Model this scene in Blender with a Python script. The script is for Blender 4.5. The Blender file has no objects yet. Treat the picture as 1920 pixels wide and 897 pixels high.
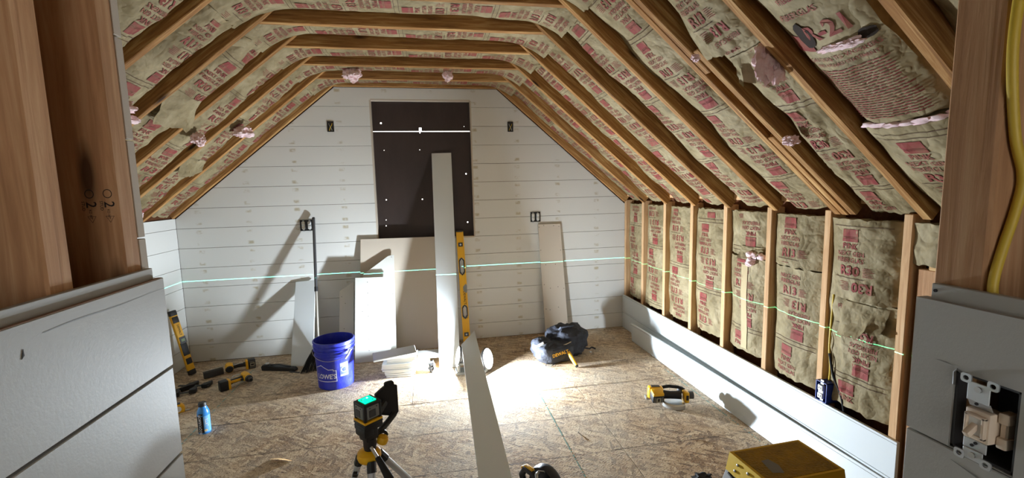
import bpy, bmesh, math, random
from mathutils import Matrix, Vector, Euler, noise
import numpy as np
R = math.radians
sc = bpy.context.scene
COL = sc.collection
# ------------------------------------------------------------------ camera
CAM_YAW, CAM_PITCH, CAM_ROLL, CAM_H, CAM_F = .1783, .114, -.0245, 1.494, 836.13
cd = bpy.data.cameras.new('camera'); cam = bpy.data.objects.new('camera', cd); COL.objects.link(cam)
cd.sensor_width = 36; cd.lens = CAM_F * 36 / 1920; cd.clip_start = .01; cd.clip_end = 60
def cam_axes():
    cy, sy = math.cos(CAM_YAW), math.sin(CAM_YAW)
    fw0, r0, u0 = Vector((sy, cy, 0)), Vector((cy, -sy, 0)), Vector((0, 0, 1))
    f = math.cos(CAM_PITCH) * fw0 - math.sin(CAM_PITCH) * u0
    u = math.cos(CAM_PITCH) * u0 + math.sin(CAM_PITCH) * fw0
    return (math.cos(CAM_ROLL) * r0 + math.sin(CAM_ROLL) * u, -math.sin(CAM_ROLL) * r0 + math.cos(CAM_ROLL) * u, f)
_r, _u, _f = cam_axes()
cam.matrix_world = Matrix(((_r.x, _u.x, -_f.x, 0), (_r.y, _u.y, -_f.y, 0), (_r.z, _u.z, -_f.z, CAM_H), (0, 0, 0, 1)))
sc.camera = cam
# ------------------------------------------------------------------ world, exposure
w = bpy.data.worlds.new('daylight'); sc.world = w; w.use_nodes = True
bg = w.node_tree.nodes['Background']; bg.inputs[0].default_value = (1, .97, .93, 1); bg.inputs[1].default_value = 4.2
vs = sc.view_settings
vs.view_transform = 'Standard'; vs.look = 'None'; vs.gamma = 1; vs.use_curve_mapping = False
vs.exposure = 0.22
LAMP_LEFT_W, LAMP_RIGHT_W, LASER_W = 60.0, 80.0, 1.7     # work light heads, laser fan
try:
    sc.cycles.max_bounces = 7; sc.cycles.diffuse_bounces = 4; sc.cycles.glossy_bounces = 2; sc.cycles.transmission_bounces = 2; sc.cycles.use_adaptive_sampling = True; sc.cycles.adaptive_threshold = .03
    sc.cycles.sample_clamp_indirect = 6; sc.cycles.caustics_reflective = False; sc.cycles.caustics_refractive = False
    sc.cycles.use_denoising = True
except Exception: pass
# ------------------------------------------------------------------ room numbers (metres)
D, XL, XR, ZK, ZC, XC1, XC2 = 4.318, -2.178, 1.980, 1.300, 2.427, -.8066, .6678
XS = 1.960                      # face of the right-hand knee wall studs
PB, Z1 = .175, .1595            # shiplap pitch, first joint
WX1, WX2, WZ1, WZ2 = -.498, .407, 1.036, 2.319
RAFT_Y = [3.85 - .4035 * k for k in range(9)]     # near side of each rafter
TW = .038
# ------------------------------------------------------------------ mesh helpers
class MB:
    def __init__(self): self.v = []; self.f = []
    def add(self, vs_, fs, M=None):
        o = len(self.v)
        for p in vs_:
            p = Vector(p)
            self.v.append(tuple(M @ p if M is not None else p))
        for f in fs: self.f.append(tuple(i + o for i in f))
        return self
    def box(self, c, s, M=None, rot=None, bev=0.0, seg=1):
        bm = bmesh.new(); bmesh.ops.create_cube(bm, size=1)
        bmesh.ops.scale(bm, vec=Vector(s), verts=bm.verts)
        if bev > 0: bmesh.ops.bevel(bm, geom=bm.edges[:], offset=min(bev, min(s) * .49), segments=seg, affect='EDGES', profile=.5)
        T = Matrix.Translation(Vector(c))
        if rot is not None: T = T @ Euler(rot).to_matrix().to_4x4()
        if M is not None: T = M @ T
        return self.bm(bm, T)
    def bm(self, bm, M=None):
        bm.verts.ensure_lookup_table(); bm.verts.index_update()
        self.add([v.co.copy() for v in bm.verts], [[v.index for v in f.verts] for f in bm.faces], M); bm.free(); return self
    def cyl(self, p0, p1, r0, r1=None, n=16, cap=True, M=None):
        r1 = r0 if r1 is None else r1
        p0, p1 = Vector(p0), Vector(p1); d = (p1 - p0).normalized()
        a = d.orthogonal().normalized(); b = d.cross(a)
        vs_ = []; 
        for p, r in ((p0, r0), (p1, r1)):
            for i in range(n):
                t = 2 * math.pi * i / n; vs_.append(p + (a * math.cos(t) + b * math.sin(t)) * r)
        fs = [(i, (i + 1) % n, n + (i + 1) % n, n + i) for i in range(n)]
        if cap: fs += [tuple(range(n))[::-1], tuple(range(n, 2 * n))]
        return self.add(vs_, fs, M)
    def tube(self, pts, r, n=10, M=None, cap=True):
        pts = [Vector(p) for p in pts]; rs = r if isinstance(r, (list, tuple)) else [r] * len(pts)
        vs_, fs = [], []; a = None
        for i, p in enumerate(pts):
            d = (pts[min(i + 1, len(pts) - 1)] - pts[max(i - 1, 0)]).normalized()
            if a is None: a = d.orthogonal().normalized()
            a = (a - d * a.dot(d)).normalized(); b = d.cross(a)
            for k in range(n):
                t = 2 * math.pi * k / n; vs_.append(p + (a * math.cos(t) + b * math.sin(t)) * rs[i])
        for i in range(len(pts) - 1):
            for k in range(n): fs.append((i * n + k, i * n + (k + 1) % n, (i + 1) * n + (k + 1) % n, (i + 1) * n + k))
        if cap: fs += [tuple(range(n))[::-1], tuple(range((len(pts) - 1) * n, len(pts) * n))]
        return self.add(vs_, fs, M)
    def lathe(self, prof, n=40, M=None, closed=False):
        vs_, fs = [], []; m = len(prof)
        for i in range(n):
            t = 2 * math.pi * i / n
            for r, z in prof: vs_.append((r * math.cos(t), r * math.sin(t), z))
        for i in range(n):
            j = (i + 1) % n
            for k in range(m - 1): fs.append((i * m + k, j * m + k, j * m + k + 1, i * m + k + 1))
        if not closed:
            if prof[0][0] > 1e-6: fs.append(tuple(i * m for i in range(n))[::-1])
            if prof[-1][0] > 1e-6: fs.append(tuple(i * m + m - 1 for i in range(n)))
        return self.add(vs_, fs, M)
    def prism(self, poly, h0, h1, M=None, bev=0.0):
        """polygon in local XY extruded along local Z from h0 to h1"""
        bm = bmesh.new(); n = len(poly)
        lo = [bm.verts.new((x, y, h0)) for x, y in poly]; hi = [bm.verts.new((x, y, h1)) for x, y in poly]
        bm.faces.new(lo[::-1]); bm.faces.new(hi)
        for i in range(n): bm.faces.new((lo[i], lo[(i + 1) % n], hi[(i + 1) % n], hi[i]))
        if bev > 0: bmesh.ops.bevel(bm, geom=bm.edges[:], offset=bev, segments=1, affect='EDGES', profile=.5)
        return self.bm(bm, M)
    def ball(self, c, r, M=None, u=16, v=10):
        r = (r, r, r) if not isinstance(r, (tuple, list)) else r
        bm = bmesh.new(); bmesh.ops.create_uvsphere(bm, u_segments=u, v_segments=v, radius=1)
        T = Matrix.Translation(Vector(c)) @ Matrix.Diagonal((*r, 1))
        return self.bm(bm, M @ T if M is not None else T)
    def mesh(self, name, mat, smooth=35):
        me = bpy.data.meshes.new(name); me.from_pydata(self.v, [], self.f); me.update()
        if mat is not None: me.materials.append(mat)
        bm = bmesh.new(); bm.from_mesh(me); bmesh.ops.recalc_face_normals(bm, faces=bm.faces); bm.to_mesh(me); bm.free()
        if smooth:
            me.polygons.foreach_set('use_smooth', [True] * len(me.polygons)); me.set_sharp_from_angle(angle=R(smooth))
        return me
    def build(self, name, mat, parent=None, smooth=35):
        return link(name, self.mesh(name, mat, smooth), parent)
def link(name, me, parent=None, M=None):
    o = bpy.data.objects.new(name, me); COL.objects.link(o)
    if parent is not None: o.parent = parent
    if M is not None: o.matrix_local = M
    return o
def tag(o, label, cat, group=None):
    o['label'] = label; o['category'] = cat
    if group: o['group'] = group
    return o
def thing(name, label, cat, loc=(0, 0, 0), rot=(0, 0, 0), group=None):
    o = bpy.data.objects.new(name, None); COL.objects.link(o); o.empty_display_size = .05
    o.location = loc; o.rotation_euler = rot; return tag(o, label, cat, group)
def struct(name, label=None, mb=None, mat=None, loc=(0, 0, 0), smooth=35):
    o = mb.build(name, mat, None, smooth) if mb is not None else bpy.data.objects.new(name, None)
    if mb is None: COL.objects.link(o); o.empty_display_size = .05
    o.location = loc; o['kind'] = 'structure'
    if label: o['label'] = label
    return o
def TR(x, y, z): return Matrix.Translation((x, y, z))
def RX(a): return Matrix.Rotation(a, 4, 'X')
def RY(a): return Matrix.Rotation(a, 4, 'Y')
def RZ(a): return Matrix.Rotation(a, 4, 'Z')
def frame(o, x, y, z):
    """matrix whose columns are the given axes"""
    x, y, z = Vector(x), Vector(y), Vector(z)
    return Matrix(((x.x, y.x, z.x, o[0]), (x.y, y.y, z.y, o[1]), (x.z, y.z, z.z, o[2]), (0, 0, 0, 1)))
# flat lettering -> list of 2D triangles
_text_cache = {}
def text2d(body, h=1.0, bold=0.0, align='CENTER'):
    key = (body, bold, align)
    if key not in _text_cache:
        cu = bpy.data.curves.new('lettering', 'FONT'); cu.body = body; cu.align_x = align; cu.size = 1; cu.offset = bold
        cu.resolution_u = 2; cu.fill_mode = 'FRONT'
        ob = bpy.data.objects.new('lettering', cu); COL.objects.link(ob)
        dg = bpy.context.evaluated_depsgraph_get(); me = bpy.data.meshes.new_from_object(ob.evaluated_get(dg))
        vs_ = [(v.co.x, v.co.y) for v in me.vertices]; fs = [tuple(p.vertices) for p in me.polygons]
        bpy.data.objects.remove(ob); bpy.data.curves.remove(cu); bpy.data.meshes.remove(me)
        _text_cache[key] = (vs_, fs)
    vs_, fs = _text_cache[key]
    k = h / .70
    return [(x * k, y * k) for x, y in vs_], fs
def rect2d(x0, x1, y0, y1, nx=1, ny=1):
    vs_ = [(x0 + (x1 - x0) * i / nx, y0 + (y1 - y0) * j / ny) for j in range(ny + 1) for i in range(nx + 1)]
    fs = [(j * (nx + 1) + i, j * (nx + 1) + i + 1, (j + 1) * (nx + 1) + i + 1, (j + 1) * (nx + 1) + i) for j in range(ny) for i in range(nx)]
    return vs_, fs
def letter_part(name, body, h, M, mat, parent, bold=0.0, wrap=None, align='CENTER', sx=1.0):
    vs_, fs = text2d(body, h, bold, align)
    P = [Vector((x * sx, y, 0)) for x, y in vs_]
    P = [wrap(p) for p in P] if wrap else [M @ p for p in P]
    mb = MB(); mb.add(P, fs); me = bpy.data.meshes.new(name); me.from_pydata(mb.v, [], mb.f); me.materials.append(mat); me.update()
    return link(name, me, parent)
# ------------------------------------------------------------------ material helpers
def mat(name, color=(.5, .5, .5), rough=.6, metal=0.0, spec=.5):
    m = bpy.data.materials.new(name); m.use_nodes = True
    b = m.node_tree.nodes['Principled BSDF']
    b.inputs['Base Color'].default_value = (*color, 1); b.inputs['Roughness'].default_value = rough; b.inputs['Metallic'].default_value = metal
    b.inputs['Specular IOR Level'].default_value = spec
    return m
class NT:
    def __init__(self, m): self.m = m; self.t = m.node_tree; self.b = self.t.nodes['Principled BSDF']
    def n(self, typ, **kw):
        nd = self.t.nodes.new(typ)
        for k, v in kw.items():
            if k.startswith('i_'):
                key = k[2:]; key = int(key) if key.isdigit() else key.replace('_', ' ')
                if isinstance(v, bpy.types.NodeSocket): self.t.links.new(v, nd.inputs[key])
                else: nd.inputs[key].default_value = v
            else: setattr(nd, k, v)
        return nd
    def l(self, a, b): self.t.links.new(a, b)
    def coord(self, kind='Object', scale=(1, 1, 1), rot=(0, 0, 0), loc=(0, 0, 0), jitter=0.0, turned=False):
        if kind == 'World': src = self.n('ShaderNodeNewGeometry').outputs['Position']
        else: src = self.n('ShaderNodeTexCoord').outputs[kind]
        if jitter:
            oi = self.n('ShaderNodeObjectInfo').outputs['Random']
            ml = self.n('ShaderNodeMath', operation='MULTIPLY', i_0=oi, i_1=jitter).outputs[0]
            src = self.n('ShaderNodeVectorMath', operation='ADD', i_0=src, i_1=ml).outputs[0]
        if turned: return self.n('ShaderNodeMapping', vector_type='TEXTURE', i_Vector=src, i_Scale=tuple(1 / q for q in scale), i_Rotation=rot, i_Location=loc).outputs[0]
        mp = self.n('ShaderNodeMapping', i_Vector=src, i_Scale=scale, i_Rotation=rot, i_Location=loc)
        return mp.outputs[0]
    def noise(self, vec, scale=5, detail=4, rough=.6, dist=0.0):
        return self.n('ShaderNodeTexNoise', i_Vector=vec, i_Scale=scale, i_Detail=detail, i_Roughness=rough, i_Distortion=dist).outputs[0]
    def vor(self, vec, scale=5, feature='F1', out='Color', rnd=1.0):
        return self.n('ShaderNodeTexVoronoi', feature=feature, i_Vector=vec, i_Scale=scale, i_Randomness=rnd).outputs[out]
    def ramp(self, fac, stops, interp='LINEAR'):
        r = self.n('ShaderNodeValToRGB', i_Fac=fac); cr = r.color_ramp; cr.interpolation = interp
        while len(cr.elements) < len(stops): cr.elements.new(.5)
        for e, (p, c) in zip(cr.elements, stops):
            e.position = p; e.color = (*c, 1) if len(c) == 3 else c
        return r.outputs[0]
    def mix(self, fac, a, b, mode='MIX'):
        nd = self.n('ShaderNodeMix', data_type='RGBA', blend_type=mode)
        for i, v in ((0, fac), (6, a), (7, b)):
            if isinstance(v, bpy.types.NodeSocket): self.l(v, nd.inputs[i])
            elif i: nd.inputs[i].default_value = (*v, 1) if len(v) == 3 else v
            else: nd.inputs[i].default_value = v
        return nd.outputs[2]
    def math(self, op, a, b=0.0, c=0.0):
        nd = self.n('ShaderNodeMath', operation=op)
        for i, v in enumerate((a, b, c)):
            if isinstance(v, bpy.types.NodeSocket): self.l(v, nd.inputs[i])
            else: nd.inputs[i].default_value = v
        return nd.outputs[0]
    def bump(self, h, strength=.3, dist=.01):
        bp = self.n('ShaderNodeBump', i_Height=h, i_Strength=strength, i_Distance=dist)
        self.l(bp.outputs[0], self.b.inputs['Normal'])
    def color(self, c): self.l(c, self.b.inputs['Base Color'])
g3 = lambda v: (v, v, v)
def s2l(*c):
    return tuple(((x / 255) / 12.92 if x / 255 < .04045 else ((x / 255 + .055) / 1.055) ** 2.4) for x in c)
def make_wood(name, dark, mid, light, knots=True, rough=.75):
    """pine with the grain along local X"""
    m = mat(name, mid, rough, spec=.25); t = NT(m)
    v = t.coord('Object', (1.2, 22, 22), jitter=37.0)
    g = t.noise(v, 3.0, 5, .6, .6)
    v2 = t.coord('Object', (.7, 5, 5), jitter=37.0); big = t.noise(v2, 2.2, 3, .6, 1.2)
    col = t.ramp(g, [(.25, dark), (.5, mid), (.78, light)])
    col = t.mix(t.math('MULTIPLY', big, .55), col, t.mix(.5, dark, mid), 'MIX')
    if knots:
        vk = t.coord('Object', (2.2, 9, 9), jitter=53.0)
        k = t.vor(vk, .9, 'F1', 'Distance')
        kk = t.ramp(k, [(.05, (1, 1, 1)), (.13, (0, 0, 0))])
        col = t.mix(kk, col, tuple(x * .35 for x in dark))
    oi = t.n('ShaderNodeObjectInfo').outputs['Random']
    hs = t.n('ShaderNodeHueSaturation', i_Color=col, i_Value=t.math('MULTIPLY_ADD', oi, .3, .85)); col = hs.outputs[0]
    t.color(col); t.bump(g, .25, .004)
    return m
def make_paint(name, c, rough=.5, bump=.12, smudge=True):
    m = mat(name, c, rough, spec=.35); t = NT(m)
    v = t.coord('World'); n1 = t.noise(v, 3.5, 4, .6)
    col = t.mix(t.math('MULTIPLY', n1, .22), c, tuple(x * .86 for x in c))
    if smudge:
        n2 = t.noise(v, 9, 5, .7); sm = t.ramp(n2, [(.68, (0, 0, 0)), (.80, (.3, .3, .3))])
        col = t.mix(sm, col, tuple(x * y for x, y in zip(c, (.80, .77, .72))))
    t.color(col); fine = t.noise(v, 160, 3, .7); t.bump(fine, bump, .002)
    return m
M = {}
M['rafter'] = make_wood('pine_rafter', s2l(86, 52, 26), s2l(160, 114, 64), s2l(222, 186, 126))
M['stud'] = make_wood('pine_stud', s2l(172, 126, 86), s2l(210, 170, 126), s2l(232, 202, 164))
M['fir'] = make_wood('fir_stud', s2l(146, 104, 72), s2l(190, 146, 106), s2l(220, 184, 144))
M['deck'] = make_wood('roof_sheathing', s2l(70, 40, 20), s2l(96, 56, 30), s2l(120, 76, 42), False)
M['white'] = make_paint('white_primed_board', s2l(192, 192, 188))
M['white2'] = make_paint('clean_white_board', s2l(220, 226, 228), .42, .05, False)
M['edge'] = make_paint('board_edge_fibre', s2l(150, 120, 98), .9, .3, False)
M['entry'] = make_paint('grey_primed_board', s2l(178, 178, 173))
M['drywall'] = make_paint('drywall_face', s2l(212, 212, 206), .85, .1)
M['drykraft'] = make_paint('drywall_back_paper', s2l(194, 183, 168), .9, .15)
M['dark'] = mat('dark_gap', (.012, .01, .008), .9)
def make_wall_paint():
    m = make_paint('white_shiplap', s2l(216, 216, 212), .5, .14)
    t = NT(m); src = t.b.inputs['Base Color'].links[0].from_socket
    pos = t.n('ShaderNodeSeparateXYZ', i_Vector=t.coord('World')).outputs
    def band(val, period, off, half):
        f = t.math('FRACT', t.math('DIVIDE', t.math('SUBTRACT', val, off), period))
        d = t.math('MULTIPLY', t.math('ABSOLUTE', t.math('SUBTRACT', f, .5)), period)
        return t.ramp(d, [(half * .55, (1, 1, 1)), (half, (0, 0, 0))])
    bx = band(pos[0], .4064, -2.203, .03); bz1 = band(pos[2], PB, Z1 - PB / 2 + .035, .017); bz2 = band(pos[2], PB, Z1 - PB / 2 - .035, .017)
    nz = t.ramp(t.noise(t.coord('World', (1, 1, 1.6)), 14, 3, .6), [(.44, (0, 0, 0)), (.62, (1, 1, 1))])
    msk = t.math('MULTIPLY', t.math('MULTIPLY', bx, t.math('MAXIMUM', bz1, bz2)), nz)
    t.color(t.mix(t.math('MULTIPLY', msk, .8), src, s2l(172, 160, 130)))
    return m
M['shiplap'] = make_wall_paint()
def make_kraft():
    m = mat('kraft_paper', s2l(160, 143, 114), .65, spec=.15); t = NT(m)
    v = t.coord('World'); a = t.noise(v, 7, 3, .65, .0)
    col = t.ramp(a, [(.3, s2l(116, 102, 73)), (.5, s2l(143, 129, 98)), (.72, s2l(166, 152, 121))])
    t.color(col)
    n1 = t.noise(t.coord('World', (1, 1, 1), (.5, .3, .2)), 6.5, 2, .55, .5); n2 = t.noise(t.coord('World', (1, 1, 1), (.1, .7, .4)), 19, 2, .6)
    cr = t.math('ABSOLUTE', t.math('SUBTRACT', n1, .5)); cr2 = t.math('ABSOLUTE', t.math('SUBTRACT', n2, .5))
    t.bump(t.math('ADD', t.math('MULTIPLY', cr, 2.2), t.math('MULTIPLY', cr2, .7)), .7, .022)
    return m
M['kraft'] = make_kraft()
def make_ink(name, c, c2):
    m = mat(name, c, .7, spec=.2); t = NT(m); n_ = t.noise(t.coord('World'), 22, 2, .6)
    t.color(t.mix(t.ramp(n_, [(.38, (.05, .05, .05)), (.72, (.75, .75, .75))]), c, c2)); return m
M['print'] = make_ink('red_print', s2l(132, 56, 56), s2l(136, 98, 76))
M['rule'] = mat('dark_rule_print', s2l(84, 58, 48), .7, spec=.2)
def make_fluff():
    m = mat('pink_fibreglass', s2l(226, 172, 188), .95, spec=.05); t = NT(m)
    v = t.coord('Object'); a = t.noise(v, 40, 6, .8); t.color(t.ramp(a, [(.3, s2l(238, 196, 202)), (.7, s2l(252, 236, 236))])); t.bump(a, .5, .008); return m
M['fluff'] = make_fluff()
def make_osb():
    m = mat('osb_floor', s2l(170, 144, 112), .85, spec=.2); t = NT(m)
    base = None; hgt = None; grain = t.noise(t.coord('World', (40, 40, 1)), 3, 2, .6)
    for k, (ang, sx, sy, off) in enumerate(((.25, 12, 52, 0), (1.25, 12, 50, 3.1), (-.6, 13, 58, 7.7))):
        vec = t.coord('World', (sx, sy, 1), (0, 0, ang), (off, off * 1.7, 0), turned=True)
        vn = t.n('ShaderNodeTexVoronoi', feature='F1', voronoi_dimensions='2D', i_Vector=vec, i_Scale=1.0)
        gsep = t.n('ShaderNodeSeparateColor', i_Color=vn.outputs['Color']).outputs
        lay = t.ramp(t.math('MULTIPLY_ADD', grain, .5, t.math('MULTIPLY_ADD', gsep[0], .75, -.1)), [(.08, s2l(92, 64, 42)), (.36, s2l(150, 116, 82)), (.66, s2l(192, 160, 122)), (.98, s2l(224, 200, 164))])
        hl = gsep[1]
        if base is None: base, hgt = lay, hl
        else:
            sel = t.ramp(t.math('ADD', gsep[2], t.math('MULTIPLY', vn.outputs['Distance'], -.3)), [(.36, (0, 0, 0)), (.42, (1, 1, 1))])
            base = t.mix(sel, base, lay); hgt = t.mix(sel, hgt, hl)
    # sawdust, grey scuffs and specks lying on the boards
    w1 = t.noise(t.coord('World', (1, 1, 1)), 1.7, 4, .62)
    dust = t.ramp(w1, [(.34, (.10, .10, .10)), (.66, (.60, .60, .60))])
    base = t.mix(dust, base, s2l(208, 200, 184))
    w2 = t.noise(t.coord('World', (1, 1, 1), loc=(4, 2, 0)), 3.2, 4, .7)
    base = t.mix(t.ramp(w2, [(.60, (0, 0, 0)), (.74, (.45, .45, .45))]), base, s2l(120, 112, 108))
    sp = t.noise(t.coord('World', (60, 150, 1), (0, 0, .5), turned=True), 1.0, 3, .65)
    base = t.mix(t.ramp(sp, [(.55, (0, 0, 0)), (.63, (.85, .85, .85))]), base, s2l(84, 66, 50))
    sp2 = t.noise(t.coord('World', (60, 150, 1), (0, 0, -.8), turned=True), 1.0, 3, .65)
    base = t.mix(t.ramp(sp2, [(.56, (0, 0, 0)), (.64, (.6, .6, .6))]), base, s2l(226, 208, 178))
    # printed nailing lines every 16 inches across the sheets
    pos = t.n('ShaderNodeSeparateXYZ', i_Vector=t.coord('World')).outputs
    wob = t.math('MULTIPLY', t.noise(t.coord('World', (1, 1, 1)), 2.5, 2), .02)
    f = t.math('FRACT', t.math('DIVIDE', t.math('ADD', t.math('SUBTRACT', pos[1], 2.8628), wob), .4064))
    dln = t.math('MULTIPLY', t.math('ABSOLUTE', t.math('SUBTRACT', f, .5)), .4064)
    ln = t.ramp(dln, [(.0030, (1, 1, 1)), (.0062, (0, 0, 0))])
    brk = t.ramp(t.noise(t.coord('World', (3, 3, 1)), 2, 3), [(.35, (.15, .15, .15)), (.6, (.8, .8, .8))])
    base = t.mix(t.math('MULTIPLY', ln, brk), base, s2l(66, 58, 54))
    t.color(base); t.bump(t.math('ADD', t.math('MULTIPLY', grain, .5), t.math('MULTIPLY', sp, .9)), .55, .006)
    return m
M['osb'] = make_osb()
M['chalk'] = mat('teal_chalk', s2l(126, 160, 152), .95, spec=.05)
M['black'] = mat('black_plastic', s2l(28, 28, 30), .5)
M['rubber'] = mat('black_rubber', s2l(22, 22, 24), .8)
M['yellow'] = mat('yellow_plastic', s2l(236, 178, 22), .45)
M['grey'] = mat('grey_plastic', s2l(122, 122, 118), .5)
M['dgrey'] = mat('dark_grey_plastic', s2l(62, 62, 64), .5)
M['steel'] = mat('brushed_steel', s2l(190, 190, 188), .35, .9)
M['zinc'] = mat('zinc_plate', s2l(200, 204, 206), .4, .75)
M['almond'] = mat('almond_plastic', s2l(226, 208, 186), .4)
M['wplastic'] = mat('white_plastic', s2l(232, 232, 228), .4)
M['ink'] = mat('black_ink', s2l(30, 24, 22), .8)
M['winklet'] = mat('white_ink', s2l(226, 228, 236), .6)
M['woodblk'] = make_wood('plain_wood_block', s2l(190, 146, 96), s2l(220, 180, 126), s2l(238, 206, 156), False)
# ================================================================== THE SETTING
rng = random.Random(7)
# ---- floor: OSB sheets
fb = MB().box((-.1, 1.45, -.06), (4.9, 6.1, .07)); floor = struct('floor', 'oriented strand board subfloor strewn with sawdust', fb, M['dark'])
ys = [4.36, 3.066, 1.847, .628, -.591, -1.55]
for r_ in range(5):
    xs = [-2.30, -1.42, 1.02, 2.10] if r_ % 2 else [-2.30, -.19, 2.10]
    for a, b in zip(xs[:-1], xs[1:]):
        MB().box(((a + b) / 2, (ys[r_] + ys[r_ + 1]) / 2, -.011), (b - a - .003, ys[r_] - ys[r_ + 1] - .003, .022), bev=.0012).build('osb_sheet', M['osb'], floor)
for x, y0, y1 in ((.725, 1.9, 3.42), (-1.545, 2.5, 4.05), (1.822, 1.6, 3.2)):
    m_ = MB(); n = 130; v_ = []; rr = random.Random(int(x * 100))
    for i in range(n + 1):
        y = y0 + (y1 - y0) * i / n; c = x + (y - y0) * -.006; hw = .002 + .003 * rr.random()
        v_ += [(c - hw, y, .0012), (c + hw, y, .0012)]
    m_.add(v_, [(2 * i, 2 * i + 1, 2 * i + 3, 2 * i + 2) for i in range(n) if rr.random() > .3])
    m_.build('chalk_line', M['chalk'], floor, 0)
# ---- polygon clipping in XZ (convex)
def clip(poly, a, b, c):
    """keep a*x+b*z<=c"""
    out = []
    for i in range(len(poly)):
        p, q = poly[i], poly[(i + 1) % len(poly)]
        dp, dq = a * p[0] + b * p[1] - c, a * q[0] + b * q[1] - c
        if dp <= 0: out.append(p)
        if (dp < 0 < dq) or (dq < 0 < dp):
            t = dp / (dp - dq); out.append((p[0] + t * (q[0] - p[0]), p[1] + t * (q[1] - p[1])))
    return out
def slope_clip(poly, off=0.0):
    for (x0, z0, x1, z1) in ((XL, ZK, XC1, ZC), (XC2, ZC, XR, ZK)):
        dx, dz = x1 - x0, z1 - z0; l = math.hypot(dx, dz); nx, nz = -dz / l, dx / l   # outward (up)
        poly = clip(poly, nx, nz, nx * x0 + nz * z0 - off)
    return poly
BW = frame((0, D, 0), (1, 0, 0), (0, 0, 1), (0, -1, 0))
# ---- back gable wall
bw = MB()
for x0, x1, z0, z1 in ((-2.5, WX1, -.1, 2.9), (WX2, 2.3, -.1, 2.9), (WX1, WX2, -.1, WZ1), (WX1, WX2, WZ2, 2.9)):
    bw.box(((x0 + x1) / 2, D + .046, (z0 + z1) / 2), (x1 - x0, .06, z1 - z0))
wall_back = struct('wall_back', 'white shiplap gable wall with a covered window opening', bw, M['deck'])
GAP = .0014
rows = [(0.004, Z1)] + [(Z1 + PB * k, Z1 + PB * (k + 1)) for k in range(12)] + [(Z1 + PB * 12, ZC)]
for z0, z1 in rows:
    segs = [(XL, XR)]
    if z0 > WZ1 - .01 and z1 < WZ2: segs = [(XL, WX1), (WX2, XR)]
    for a, b in segs:
        if z1 > WZ2 + .02 and z0 < WZ2:      # notched over the window head
            lo = slope_clip([(XL, z0 + GAP), (WX1, z0 + GAP), (WX1, WZ2), (XL, WZ2)], .004); 
            full = slope_clip([(XL, z0 + GAP), (XR, z0 + GAP), (XR, z1), (XL, z1)], .004)
            i0 = min(range(len(full)), key=lambda i: full[i][1] * 10 + full[i][0]); full = full[i0:] + full[:i0]
            poly = [full[0], (WX1, z0 + GAP), (WX1, WZ2), (WX2, WZ2), (WX2, z0 + GAP)] + full[1:]
        else:
            poly = slope_clip([(a, z0 + GAP), (b, z0 + GAP), (b, z1 - GAP), (a, z1 - GAP)], .004)
        if len(poly) < 3: continue
        o = MB().prism(poly, -.015, rng.uniform(-.0012, 0), BW, .0009).build('shiplap_board', M['shiplap'], wall_back)
# ---- window opening covered with dark sheathing
win = MB()
for c, s in (((WX1 - .004, D + .05, (WZ1 + WZ2) / 2), (.012, .10, WZ2 - WZ1)), ((WX2 + .004, D + .05, (WZ1 + WZ2) / 2), (.012, .10, WZ2 - WZ1)),
             (((WX1 + WX2) / 2, D + .05, WZ2 + .004), (WX2 - WX1, .10, .012)), (((WX1 + WX2) / 2, D + .05, WZ1 - .004), (WX2 - WX1, .10, .012))): win.box(c, s)
window_1 = struct('window_1', 'window opening boarded over with dark brown sheathing and a bright slit', win, M['drykraft'])
def pierced(x0, x1, z0, z1, holes, y0, y1, name, m_, parent):
    xs = sorted({x0, x1} | {h[0] - h[2] for h in holes} | {h[0] + h[2] for h in holes}); zs = sorted({z0, z1} | {h[1] - h[3] for h in holes} | {h[1] + h[3] for h in holes})
    mb = MB()
    bm = bmesh.new(); V = {}
    def vt(i, j, y):
        k = (i, j, y)
        if k not in V: V[k] = bm.verts.new((xs[i], y, zs[j]))
        return V[k]
    solid = {}
    for i in range(len(xs) - 1):
        for j in range(len(zs) - 1):
            cx, cz = (xs[i] + xs[i + 1]) / 2, (zs[j] + zs[j + 1]) / 2
            solid[i, j] = not any(abs(cx - h[0]) < h[2] and abs(cz - h[1]) < h[3] for h in holes)
    for (i, j), s in solid.items():
        if not s: continue
        bm.faces.new((vt(i, j, y0), vt(i + 1, j, y0), vt(i + 1, j + 1, y0), vt(i, j + 1, y0)))
        bm.faces.new((vt(i, j, y1), vt(i, j + 1, y1), vt(i + 1, j + 1, y1), vt(i + 1, j, y1)))
        for (di, dj, e) in ((-1, 0, ((i, j), (i, j + 1))), (1, 0, ((i + 1, j + 1), (i + 1, j))), (0, -1, ((i + 1, j), (i, j))), (0, 1, ((i, j + 1), (i + 1, j + 1)))):
            if not solid.get((i + di, j + dj), False):
                bm.faces.new((vt(*e[0], y0), vt(*e[1], y0), vt(*e[1], y1), vt(*e[0], y1)))
    mb.bm(bm); return mb.build(name, m_, parent, 0)
m_ = mat('dark_sheathing', s2l(46, 32, 28), .55); t = NT(m_); nz = t.noise(t.coord('World', (1, 1, .4)), 6, 5, .6); t.color(t.ramp(nz, [(.3, s2l(38, 26, 22)), (.7, s2l(52, 38, 34))])); t.bump(nz, .2, .004)
hl = [(-.42, 2.122, .0075, .0075), (-.064, 2.066, .012, .016), (.349, 2.093, .003, .003)]
pierced(WX1, WX2, 2.053, WZ2 + .01, hl, D + .066, D + .080, 'sheathing_panel', m_, window_1)
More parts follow.
